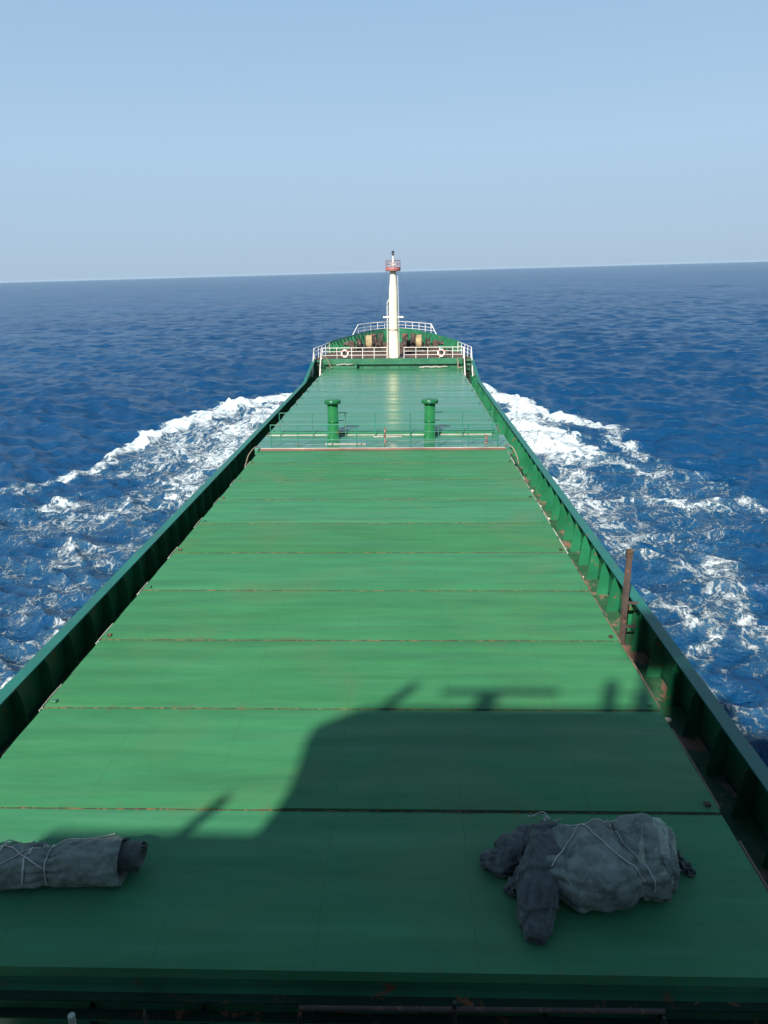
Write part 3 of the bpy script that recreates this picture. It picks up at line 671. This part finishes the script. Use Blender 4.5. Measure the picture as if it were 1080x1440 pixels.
# ------------------------------------------------------------------ mooring winches
def winch(x, y, sgn, label):
    e = empty('mooring_winch', (x, y, FCZ), label, 'winch', 'mooring winches on the forecastle')
    MB().box(-2.0, 2.0, -.55, .55, 0, .14, .02).build('bed_plate', 'dark_machine', e)
    MB().tube([(-2.1, 0, .82), (2.1, 0, .82)], .075, 10).build('main_shaft', 'dark_machine', e)
    dx = sgn*.55
    for k, (xx, rr, w, m_) in enumerate(((dx, .74, .66, 'rope'),)):
        prof = [(0, -w/2)]; n_ = 9
        for q in range(n_): prof += [(rr-.03, -w/2+w*q/n_+.001), (rr+.015, -w/2+w*(q+.5)/n_)]
        prof += [(rr-.03, w/2), (0, w/2)]
        MB().lathe(prof, (xx, 0, 1.06), 28, 'x').build('rope_drum', 'rope_tan', e)
        for s in (-1, 1): MB().lathe([(0, -.02), (rr+.13, -.02), (rr+.13, .02), (0, .02)], (xx+s*(w/2+.03), 0, 1.06), 28, 'x').build('drum_flange', 'rust_steel', e)
    for xx, rr, w in ((-sgn*.45, .66, .5), (sgn*1.6, .5, .4)):
        MB().lathe([(0, -w/2), (rr+.1, -w/2), (rr+.1, -w/2+.04), (rr-.08, -w/2+.1), (rr-.12, 0), (rr-.08, w/2-.1), (rr+.1, w/2-.04), (rr+.1, w/2), (0, w/2)], (xx, 0, .82), 20, 'x').build('warping_drum', 'dark_machine', e)
    MB().box(-sgn*1.25-.3, -sgn*1.25+.3, -.4, .5, .12, 1.2, .05).build('gear_box', 'rust_steel', e)
    MB().lathe([(0, -.35), (.2, -.35), (.22, -.3), (.22, .3), (.18, .36), (0, .36)], (-sgn*1.75, .25, .9), 16, 'x').build('motor', 'dark_machine', e)
    for xx in (-.05, 1.1*sgn):
        MB().prism([(-.4, .12), (.4, .12), (.14, 1.0), (-.14, 1.0)], 'x', xx-.05, xx+.05).build('bearing_stand', 'dark_machine', e)
    MB().tube([(dx+.4, -.35, .2), (dx+.42, -.5, 1.25)], .025, 6).build('brake_lever', 'white_paint', e)
winch(-4.35, 79.6, 1, 'dark rusty mooring winch with a pale rope drum, left of the mast')
winch(1.95, 79.6, -1, 'dark rusty mooring winch with a pale rope drum, right of the mast')
def bollard(x, y, label):
    e = empty('mooring_bollard', (x, y, FCZ), label, 'bollard', 'twin bollards on the forecastle')
    MB().box(-.55, .55, -.22, .22, 0, .08, .02).build('base_plate', 'dark_machine', e)
    for s in (-1, 1): MB().lathe([(.13, .07), (.13, .55), (.18, .58), (.18, .64), (0, .66)], (s*.32, 0, 0), 16).build('bitt', 'dark_machine', e)
bollard(-6.6, 76.5, 'black twin bollard behind the left lifebuoy'); bollard(4.2, 76.5, 'black twin bollard behind the right lifebuoy')
e = empty('windlass', (-2.9, 84.0, FCZ), 'dark anchor windlass farthest forward, seen left of the mast', 'windlass')
MB().box(-1.1, 1.1, -.5, .5, 0, .2, .03).build('bed_plate', 'dark_machine', e)
MB().lathe([(0, -.2), (.55, -.2), (.55, -.12), (.35, 0), (.55, .12), (.55, .2), (0, .2)], (.2, 0, .75), 20, 'x').build('chain_wheel', 'rust_steel', e)
MB().box(-.8, -.2, -.4, .4, .2, 1.2, .05).build('gear_box', 'dark_machine', e)
e2 = empty('windlass', (.6, 84.0, FCZ), 'dark anchor windlass farthest forward, seen right of the mast', 'windlass')
for c in kids(e): k = c.copy(); COL.objects.link(k); k.parent = e2
e.scale = e2.scale = (1.15, 1.0, 1.35)

# ------------------------------------------------------------------ lifebuoys
def buoy(x, label):
    e = empty('lifebuoy', (x, 73.0, 1.62), label, 'lifebuoy', 'lifebuoys on the forecastle railing')
    def ring(a0, a1, n): return [(.31*math.cos(a0+(a1-a0)*k/n), 0, .31*math.sin(a0+(a1-a0)*k/n)) for k in range(n+1)]
    MB().tube(ring(0, 2*PI, 32), .075, 10, False).build('ring', 'buoy_white', e)
    for q in range(4):
        a = q*PI/2+PI/4; MB().tube(ring(a-.2, a+.2, 5), .08, 10).build('band', 'buoy_red', e)
    MB().tube([(0, .02, -.24), (0, .02, .24)], .03, 6).build('bracket', 'dark_machine', e)
    MB().tube([(-.22, .02, -.02), (.22, .02, -.02)], .025, 6).build('bracket', 'dark_machine', e)
buoy(-5.85, 'white lifebuoy on the railing left of the mast'); buoy(3.5, 'white lifebuoy on the railing right of the mast')

# ------------------------------------------------------------------ gear at the forecastle break
e = empty('stowage_tray', (-5.85, 72.35, FZ+.02), 'pale green tray of coiled line beside the left ladder, under the lifebuoy', 'tray')
MB().prism([(-1.25, .25), (-1.05, 0), (1.15, 0), (1.2, .05), (1.2, .5), (1.05, .5), (1.05, .25)], 'y', -.25, .25).build('tray', 'fc_green', e)
mb = MB()
for q in range(5):
    cx = -.6+q*.3; mb.tube([(cx+.22*math.cos(t*PI/6)+random.uniform(-.02, .02), .16*math.sin(t*PI/6), .33+.04*q % .1+random.uniform(0, .03)) for t in range(13)], .03, 5, False)
mb.build('coiled_line', 'hose_paint', e)
e = MB()
for q in range(9):
    cx = -1.1+q*.27; e.tube([(cx+.3*math.cos(t*PI/6)+random.uniform(-.03, .03), .2*math.sin(t*PI/6), .05+.03*(q % 3)+random.uniform(0, .04)) for t in range(13)], .035, 5, False)
o = e.build('rope_coil', 'hose_paint'); o.location = (2.75, 72.3, FZ+.02); setp(o, 'grey tangled mooring line lying before the forecastle on the right', 'rope')
def hose(name, pts, r, label, cat='hose', mat='hose_paint'):
    # smooth through the points
    P = [Vector(p) for p in pts]; out = []
    for i in range(len(P)-1):
        p0, p1, p2, p3 = P[max(i-1, 0)], P[i], P[i+1], P[min(i+2, len(P)-1)]
        for q in range(6):
            t = q/6; out.append(.5*((2*p1)+(p2-p0)*t+(2*p0-5*p1+4*p2-p3)*t*t+(3*p1-p0-3*p2+p3)*t**3))
    out.append(P[-1]); b = out[0].copy()
    o = MB().tube([p-b for p in out], r, 7).build(name, mat); o.location = b; return setp(o, label, cat)
hose('ventilation_pipe', [(-8.1, 72.8, 1.35), (-7.75, 72.6, 1.4), (-7.45, 72.5, 1.0), (-7.2, 72.4, .45), (-6.9, 72.35, .33)], .05, 'pale curved hose hanging from the forecastle into the green tray on the left', mat='hose_dull')
hose('fender_rope', [(5.0, 72.6, 1.1), (5.1, 72.55, .9), (5.12, 72.5, .6), (5.1, 72.5, .3), (5.3, 72.4, .28), (5.6, 72.2, .26)], .07, 'cream rope hanging over the forecastle edge by the right ladder', 'rope', 'hose_dull')
hose('hydraulic_hose', [(5.2, 38.1, .12), (5.35, 37.9, .22), (5.55, 37.4, .12), (5.7, 36.9, -.25), (5.72, 36.5, -.5)], 0.032, 'pale hose curving off the right end of the red strip', mat='hose_dull')
hose('hydraulic_hose', [(-7.6, 37.9, .12), (-7.85, 37.7, .18), (-8.05, 37.0, -.05), (-8.1, 36.6, -.3), (-8.12, 36.2, -.5)], 0.032, 'pale hose curving off the left end of the red strip', mat='hose_dull')
for i, (x, y, l_) in enumerate(((-3.2, 38.95, 2.2), (-1.0, 40.9, 1.6))):
    mb = MB(); mb.box(-l_/2, l_/2, -.09, .09, 0, .05, .01); o = mb.build('timber_plank', 'hose_paint'); o.location = (x, y, .032); o.rotation_euler = (0, 0, random.uniform(-.04, .04))
    setp(o, ('pale bleached plank lying on the cross deck right of the left ventilator', 'short pale plank lying on the cross deck between the two ventilators')[i], 'plank')
e = empty('fire_valve', (4.35, 39.2, .03), 'small red valve on the cross deck near the right bulwark', 'valve')
MB().lathe([(.09, 0), (.09, .03), (.05, .04), (.05, .2), (.07, .24), (.07, .32), (0, .34)], n=12).build('valve_body', 'red_paint', e)
MB().tube([(.1*math.cos(t*PI/6), .1*math.sin(t*PI/6), .38) for t in range(13)], .015, 5, False).build('hand_wheel', 'red_paint', e)
e = empty('fire_valve', (-1.1, 39.4, .03), 'small red valve on the cross deck midway between the ventilators', 'valve')
MB().lathe([(.09, 0), (.09, .03), (.05, .04), (.05, .5), (.08, .55), (.08, .7), (0, .72)], n=12).build('valve_body', 'red_paint', e)
MB().tube([(.1*math.cos(t*PI/6), .1*math.sin(t*PI/6), .77) for t in range(13)], .015, 5, False).build('hand_wheel', 'red_paint', e)

# rusty H-section post by the starboard bulwark
e = empty('steel_post', (6.12, 19.1, DK), 'tall rusty steel post standing at the right bulwark, higher than the rail', 'post')
mb = MB(); mb.box(-.065, .065, -.08, -.062, .02, 2.78); mb.box(-.065, .065, .062, .08, .02, 2.78); mb.box(-.01, .01, -.062, .062, .02, 2.77)
mb.build('post_beam', 'rust_steel', e)
MB().box(-.14, .14, -.14, .14, 0, .02).build('base_plate', 'rust_steel', e)
MB().box(-.08, .08, -.09, .09, 2.66, 2.84, .015).build('post_head', 'joint_rust', e)
for z in (.5, 1.22): MB().box(.03, .36, -.04, .04, z, z+.06).build('bracket', 'rust_steel', e)
# small pale fittings along the starboard side deck
for i, y in enumerate((14.9, 17.7, 23.4, 26.2, 29.8, 31.6, 34.1, 36.5)):
    e = MB(); e.lathe([(.09, 0), (.09, .03), (.045, .04), (.045, .2), (.08, .22), (.08, .27), (0, .3)], n=12)
    o = e.build('sounding_pipe', 'hose_paint' if i % 2 else 'rope'); o.location = (6.0+random.uniform(-.05, .08), y, DK)
    setp(o, 'small pale capped pipe on the right side deck, %s counting from the bridge' % ['first', 'second', 'third', 'fourth', 'fifth', 'sixth', 'seventh', 'eighth'][i], 'pipe', 'capped pipes on the right side deck')

# ------------------------------------------------------------------ railing and chain right under the bridge, aft of the hatch
e = empty('platform_railing', (.85, 6.97, DK), 'dark horizontal pipe with posts in the shade below the hatch, at the picture foot', 'railing')
MB().tube([(-2.2, 0, 1.21), (2.35, 0, 1.25)], .032, 8).build('top_rail', 'rust_steel', e)
for x in (-2.2, -.25, 2.35): MB().tube([(x, 0, 0), (x, 0, 1.35 if x == -.25 else 1.15)], .028, 8).build('post', 'dark_machine', e)
e = MB().tube([(0, 0, 0), (0, 0, 1.3)], .045, 10).build('air_pipe', 'hose_paint'); e.location = (-4.15, 6.75, DK); setp(e, 'grey upright pipe in the shade below the left tarpaulin bundle', 'pipe')
ch = MB()
for k in range(16):
    z = 1.3-k*.075; a = k % 2
    pts = [((.022*math.cos(t*PI/5)) if a else 0, 0 if a else .022*math.cos(t*PI/5), z+.05*math.sin(t*PI/5)) for t in range(11)]; ch.tube([Vector(p)+Vector((-.003*k, 0, 0)) for p in pts], .009, 5, False)
o = ch.build('hanging_chain', 'rust_steel'); o.location = (-3.25, 6.8, DK); setp(o, 'rusty chain hanging in the shade at the picture foot', 'chain')

# ------------------------------------------------------------------ tarpaulin bundles
def catmull(P, t):
    n = len(P)-1; s = min(max(t, 0), .99999)*n; i = int(s); u = s-i
    p0, p1, p2, p3 = P[max(i-1, 0)], P[i], P[i+1], P[min(i+2, n)]
    return .5*((2*p1)+(p2-p0)*u+(2*p0-5*p1+4*p2-p3)*u*u+(3*p1-p0-3*p2+p3)*u**3)
class Cloth:
    """a rolled length of canvas: spine points with half width / half height, folds and sag; z is kept on the deck"""
    def __init__(s, spine, rad, seed, fold=.02, pinch=(), flat=1.0, twist=0.0, hem=()):
        s.P = [Vector(p) for p in spine]; s.R = [Vector((a, b, 0)) for a, b in rad]; s.seed = seed; s.fold = fold; s.pinch = pinch; s.tw = twist; s.fl = flat; s.hem = hem
    def at(s, u, th, off=0.0):
        p = catmull(s.P, u); e = 1e-3; t = (catmull(s.P, min(u+e, 1))-catmull(s.P, max(u-e, 0))).normalized()
        side = Vector((t.y, -t.x, 0)).normalized(); upv = side.cross(t) if side.cross(t).z > 0 else t.cross(side)
        r = catmull(s.R, u); q = th+s.tw*u
        k = 1.0
        for pu, pw, pd in s.pinch: k -= pd*math.exp(-((u-pu)/pw)**2)
        nn = mnoise.noise(Vector((u*3.1*len(s.P)*.5, math.cos(q)*1.3, math.sin(q)*1.3+s.seed)))
        lng = math.sin(q*5+5*nn+s.seed+u*3)*.6+.4*math.sin(q*9+u*6+4*nn)
        rid = 1-abs(mnoise.noise(Vector((u*5+math.cos(q)*1.2, math.sin(q)*2.2, s.seed*2.1+u*4)))*2)
        dia = math.sin(u*17+q*3.0+s.seed*3+3*nn)
        f = s.fold*(lng*.6+nn*1.2+(rid-.6)*1.2+dia*.45)
        near = sum(math.exp(-((u-pu)/(pw*2.2))**2) for pu, pw, pd in s.pinch)
        f += s.fold*1.1*near*(abs(math.sin(q*6+s.seed+u*4))*2-1)
        f += .12*s.fold*mnoise.noise(Vector((u*22, math.cos(q)*6, math.sin(q)*6)))
        for hu, ht, hp_, ha in s.hem:            # sawtooth = the edge of a layer lying on the one below
            g_ = (hu*u+ht*(q/(2*PI))+hp_+.10*nn+.03*mnoise.noise(Vector((u*14, q, s.seed)))) % 1.0
            f += ha*(g_ if g_ < .97 else (1-g_)*32*g_)
        w, h_ = r.x*k+f+off, r.y*k+f+off
        ct, st_ = math.cos(th), math.sin(th); ct = math.copysign(abs(ct)**s.fl, ct); st_ = math.copysign(abs(st_)**s.fl, st_)
        v = p+side*(w*ct)+upv*(h_*st_)
        if v.z < .012+off: v.z = .012+off*.5+.02*max(0, nn)
        return v
    def mesh(s, nu=90, nt=72, hole0=False, hole1=False, cap=True):
        mb = MB(); vs = [s.at(i/nu, 2*PI*k/nt) for i in range(nu+1) for k in range(nt)]
        mb.add(vs, [(i*nt+k, i*nt+(k+1) % nt, (i+1)*nt+(k+1) % nt, (i+1)*nt+k) for i in range(nu) for k in range(nt)], True)
        for end, hole in ((0, hole0), (nu, hole1)):
            ring = [Vector(vs[end*nt+k]) for k in range(nt)]; c = sum(ring, Vector())/nt
            t = (catmull(s.P, 1)-catmull(s.P, .98)).normalized() if end else (catmull(s.P, 0)-catmull(s.P, .02)).normalized()
            prev = ring; fr = ((.93, -.02), (.85, -.22), (.5, -.3), (.02, -.3)) if hole else ((.85, .05), (.6, .08), (.3, .05), (.02, .07))
            rings = [ring]
            for a, b in fr: rings.append([c+(p-c)*a*(1+.05*math.sin(5*q_+s.seed))+t*b for q_, p in enumerate(ring)] if not hole else [c+(p-c)*a+t*b for p in ring])
            allv = [p for r_ in rings for p in r_]
            mb.add(allv, [(i*nt+k, i*nt+(k+1) % nt, (i+1)*nt+(k+1) % nt, (i+1)*nt+k) for i in range(len(rings)-1) for k in range(nt)], True)
        return mb
def rope_on(cl, path, r, e, mat='cord', n=10):
    pts = []
    for (u0, t0), (u1, t1) in zip(path, path[1:]):
        for k in range(n): a = k/n; pts.append(cl.at(u0+(u1-u0)*a, t0+(t1-t0)*a, .014))
    pts.append(cl.at(*path[-1], .014))
    sm = [pts[0]]+[(pts[i-1]+pts[i]*2+pts[i+1])/4 for i in range(1, len(pts)-1)]+[pts[-1]]
    MB().tube(sm, r, 6).build('lashing', mat, e)
def free_rope(pts, r, e, mat='cord'):
    P = [Vector(p) for p in pts]; out = [catmull(P, i/((len(P)-1)*6)) for i in range((len(P)-1)*6+1)]
    MB().tube(out, r, 6).build('lashing', mat, e)
def knot(c, r, e, seed):
    rs = random.Random(seed); c = Vector(c)
    free_rope([c+Vector((rs.uniform(-r, r), rs.uniform(-r, r), rs.uniform(-r*.2, r))) for _ in range(9)], .008, e)

# left bundle: a neat grey-blue roll, open end to the right
e = empty('tarpaulin_roll', (0, 0, 0), 'long neat grey-blue tarpaulin roll tied with cord, lying at the left frame edge', 'tarpaulin')
c1 = Cloth([(-6.9, 8.66, .21), (-6.3, 8.70, .23), (-5.6, 8.74, .24), (-4.9, 8.78, .25), (-4.2, 8.84, .27)], [(.23, .20), (.27, .24), (.29, .25), (.30, .26), (.32, .28)], 1.7, .02, ((.30, .035, .16), (.62, .045, .24)), .9, 0, ((0, 1, .2, .03), (.9, 1, .75, .022)))
c1.mesh(180, 130, hole1=True).build('canvas', 'canvas_grey', e)
c1b = Cloth([(-4.9, 8.86, .2), (-4.35, 8.92, .22), (-4.0, 8.98, .21)], [(.2, .19), (.26, .22), (.25, .21)], 5.2, .03)

mb = MB(); vs = []; ns = 110
for k in range(ns+1):
    a = k/ns*2*PI*3.6; rr = .235-.05*a/(2*PI)+.008*math.sin(a*2.3)
    for xx, dr in ((-4.62, 0), (-3.96-.03*math.sin(a*1.7)-.004*a, 0)): vs.append((xx, 8.96+rr*1.0*math.cos(a), max(.02, .235+rr*.9*math.sin(a))))
mb.add(vs, [(2*k, 2*k+1, 2*k+3, 2*k+2) for k in range(ns)], True)
o = mb.build('rolled_layers', 'canvas_dark', e); so_ = o.modifiers.new('thickness', 'SOLIDIFY'); so_.thickness = .014
c1c = Cloth([(-7.0, 8.8, .18), (-6.4, 8.86, .22), (-5.95, 8.86, .18)], [(.22, .2), (.24, .22), (.12, .14)], 8.2, .03)
c1c.mesh(50, 60).build('outer_fold', 'canvas_pale', e)
TOP = PI/2
rope_on(c1, [(.37, TOP-2.6), (.33, TOP-1.3), (.30, TOP-.6), (.36, TOP+.1), (.37, TOP+1.2), (.38, TOP+2.0)], .011, e)
rope_on(c1, [(.33, TOP-1.2), (.42, TOP-.4), (.52, TOP+.25), (.6, TOP+.3)], .010, e)
rope_on(c1, [(.37, TOP+.5), (.45, TOP+.05), (.55, TOP-.5), (.61, TOP-.9)], .010, e)
rope_on(c1, [(.62, TOP+2.2), (.62, TOP+1), (.615, TOP), (.62, TOP-1), (.625, TOP-2.4)], .011, e)
rope_on(c1, [(.52, TOP+.3), (.51, TOP-.3), (.52, TOP-.9), (.515, TOP-1.6)], .014, e)
knot(c1.at(.6, TOP+.2, .03), .05, e, 3); knot(c1.at(.52, TOP-.1, .03), .05, e, 4); knot(c1.at(.37, TOP+.5, .03), .04, e, 9)
p = c1.at(.37, TOP+.5, .02); free_rope([p, p+Vector((.0, .08, .03)), (p.x+.01, p.y+.28, .3), (p.x+.02, p.y+.42, .12), (p.x+.04, p.y+.62, .015)], .010, e)
p = c1.at(.62, TOP+.4, .02); free_rope([p, (p.x+.12, p.y+.22, .42), (p.x+.32, p.y+.5, .2), (p.x+.5, p.y+.74, .05), (p.x+.58, p.y+.82, .015)], .010, e)
p = c1.at(.33, TOP-1.3, .02); free_rope([p, (p.x-.03, p.y-.1, .12), (p.x-.02, p.y-.2, .02), (p.x+.02, p.y-.32, .015)], .013, e)

# right bundle: a loose heap bound with cord
e = empty('tarpaulin_heap', (0, 0, 0), 'bulky loose grey tarpaulin heap bound with pale cord, right side of nearest hatch panel', 'tarpaulin')
m1 = Cloth([(2.02, 9.1, .22), (2.3, 8.95, .28), (2.75, 8.82, .32), (3.2, 8.86, .32), (3.5, 8.98, .34), (3.78, 9.0, .32)], [(.40, .20), (.58, .26), (.66, .29), (.56, .28), (.60, .32), (.50, .28)], 3.3, .022, ((.24, .05, .12), (.60, .05, .22)), .68, 0, ((2.2, 1, .3, .05), (1.0, -1, .1, .035), (0, 2, .6, .02)))
m1.mesh(200, 150).build('canvas', 'canvas_grey', e)
m2 = Cloth([(2.22, 9.55, .22), (2.08, 9.15, .30), (1.92, 8.6, .28), (1.80, 8.15, .2), (1.72, 7.78, .1)], [(.13, .18), (.22, .27), (.25, .24), (.22, .16), (.11, .07)], 6.1, .02, ((.72, .06, .12),), .85, 0, ((3.2, 1, .1, .05), (2.0, -1, .5, .03), (0, 3, .5, .018)))
m2.mesh(170, 130).build('side_roll', 'canvas_dark', e)
m3 = Cloth([(2.1, 9.45, .15), (1.75, 9.3, .16), (1.45, 9.1, .13), (1.2, 9.12, .08)], [(.2, .14), (.26, .16), (.2, .12), (.1, .07)], 9.4, .03, (), .9, 0, ((2.5, 1, .2, .045), (0, 2, .6, .03)))
m3.mesh(70, 60).build('dark_flap', 'canvas_dark', e)
m6 = Cloth([(2.0, 8.9, .12), (1.75, 8.75, .12), (1.5, 8.6, .06)], [(.22, .12), (.2, .1), (.08, .05)], 4.4, .04)
m6.mesh(50, 48).build('dark_flap', 'canvas_dark', e)
m4 = Cloth([(3.42, 9.02, .32), (3.66, 8.95, .33), (3.82, 8.9, .29)], [(.54, .31), (.60, .33), (.50, .27)], 2.2, .018, (), .72, 0, ((2.0, 1, .4, .045), (0, 2, .1, .03)))
m4.mesh(90, 120).build('pale_end', 'canvas_pale', e)
m5 = Cloth([(3.7, 9.25, .18), (4.0, 9.15, .13), (4.22, 9.0, .06)], [(.2, .15), (.13, .1), (.05, .04)], 7.7, .04)
m5.mesh(50, 48).build('loose_tail', 'canvas_dark', e)
m7 = Cloth([(3.75, 9.5, .1), (4.0, 9.45, .1), (4.12, 9.3, .06)], [(.2, .1), (.12, .08), (.06, .04)], 5.7, .04)
m7.mesh(40, 40).build('loose_tail', 'canvas_dark', e)
rope_on(m1, [(.6, TOP+2.2), (.58, TOP+1.0), (.60, TOP+.3), (.63, TOP-.6), (.64, TOP-1.6)], .010, e)
rope_on(m1, [(.12, TOP+.9), (.28, TOP+.7), (.42, TOP+.2), (.56, TOP-.5), (.60, TOP-1.2)], .010, e)
rope_on(m1, [(.36, TOP+1.2), (.30, TOP+.6), (.22, TOP-.1), (.18, TOP-.8)], .010, e)
rope_on(m1, [(.12, TOP+.9), (.3, TOP+1.0), (.5, TOP+.95), (.58, TOP+.8)], .012, e)
knot(m1.at(.58, TOP+.8, .03), .07, e, 5); knot(m2.at(.08, TOP-.2, .04), .08, e, 6); knot(m2.at(.0, TOP+.4, .05), .06, e, 16)
p = m2.at(.05, TOP, .03); free_rope([p, (p.x-.08, p.y+.15, p.z+.02), (p.x-.2, p.y+.3, .3), (p.x-.26, p.y+.42, .2)], .011, e)

# ------------------------------------------------------------------ bridge and accommodation behind the camera (casts the shadow on the hatch)
e = empty('deckhouse', (XC, -7, DK), 'white bridge and accommodation block behind the viewer whose shadow falls on the near hatch', 'deckhouse')
hz = -DK
def hp(mb, name, mat, parent=None):
    mb.v = [(x-XC, y+7, z-DK) for x, y, z in mb.v]; return mb.build(name, mat, parent or e)
hp(MB().box(-8.2, 5.8, -12, -.5, DK, 7.2), 'accommodation', 'house_paint')
hp(MB().box(-9.45, 7.05, -6, -.32, 7.2, 7.35), 'bridge_deck', 'house_paint')
mb = MB(); mb.box(-9.45, 7.05, -.36, -.3, 7.35, 8.22); mb.box(-9.45, -9.38, -6, -.3, 7.35, 8.22); mb.box(6.98, 7.05, -6, -.3, 7.35, 8.22)
hp(mb, 'wing_bulwark', 'house_paint')
wh = hp(MB().prism([(-6.15, 7.35), (4.2, 7.35), (4.2, 11.5), (-6.0, 11.5), (-6.7, 10.9), (-6.6, 10.4), (-6.2, 9.3)], 'y', -5.5, -.6), 'wheelhouse', 'house_paint')
for k in range(7):
    o = MB().box(-5.7+k*1.4, -4.6+k*1.4, -.6, -.57, 9.0, 10.0).build('window', 'window_glass', e); o.location = (-XC, 7, -DK)
hp(MB().tube([(-5.6, -.6, 11.4), (-5.1, -.3, 12.0)], .12, 8), 'flag_staff', 'house_paint')
rd = hp(MB().tube([(-3.4, -.4, 11.4), (-3.4, -.4, 11.75)], .2, 8), 'radar_pedestal', 'house_paint')
o = MB().box(-4.5, -2.0, -.5, -.36, 11.78, 11.88).build('radar_scanner', 'house_paint', rd); o.location = (-XC, 7, -DK)
for x, z, w in ((-.2, 12.9, .14), (.6, 12.7, .12), (-3.6, 11.75, .12)): hp(MB().tube([(x, -.5, 11.4), (x, -.5, z)], w, 8), 'roof_light', 'house_paint')
hp(MB().box(-1.15, -.9, -.9, -.7, 11.5, 12.5), 'roof_shadow_box', 'house_paint')  # unseen boxes added for the shadow they throw by the hatch's starboard edge
hp(MB().box(-.5, -.1, -.9, -.7, 11.5, 12.1), 'roof_shadow_box', 'house_paint')
hp(MB().box(.5, 2.6, -3.5, -.8, 11.5, 12.0), 'locker', 'house_paint')
hp(MB().box(-.8, .7, -1.2, -.6, 13.65, 15.5), 'shade_block_upper', 'house_paint')  # unseen upperworks: two blocks, gap between, shaped to shade the starboard bulwark
hp(MB().box(.25, 2.3, -1.2, -.6, 11.5, 13.1), 'shade_block_lower', 'house_paint')
hp(MB().tube([(-7.35, -.4, 8.1), (-7.1, -.4, 9.0)], .1, 8), 'wing_lamp', 'house_paint')

# ------------------------------------------------------------------ set the ship on the water
for o in SHIP: o.matrix_basis = W @ o.matrix_basis

# ------------------------------------------------------------------ haze over the sea
n = NT('haze'); pv = n.n('ShaderNodeVolumePrincipled'); pv.inputs['Density'].default_value = 1.5e-5; pv.inputs['Color'].default_value = (.58, .80, .99, 1); pv.inputs['Anisotropy'].default_value = 0.0
n.l(pv.outputs[0], n.out.inputs['Volume'])
me = bpy.data.meshes.new('haze'); bm = bmesh.new(); bmesh.ops.create_cube(bm, size=1); bm.to_mesh(me); bm.free(); me.materials.append(n.m)
hz_ = bpy.data.objects.new('haze', me); COL.objects.link(hz_); hz_.scale = (56000, 56000, 34); hz_.location = (0, 0, 11); hz_['kind'] = 'stuff'
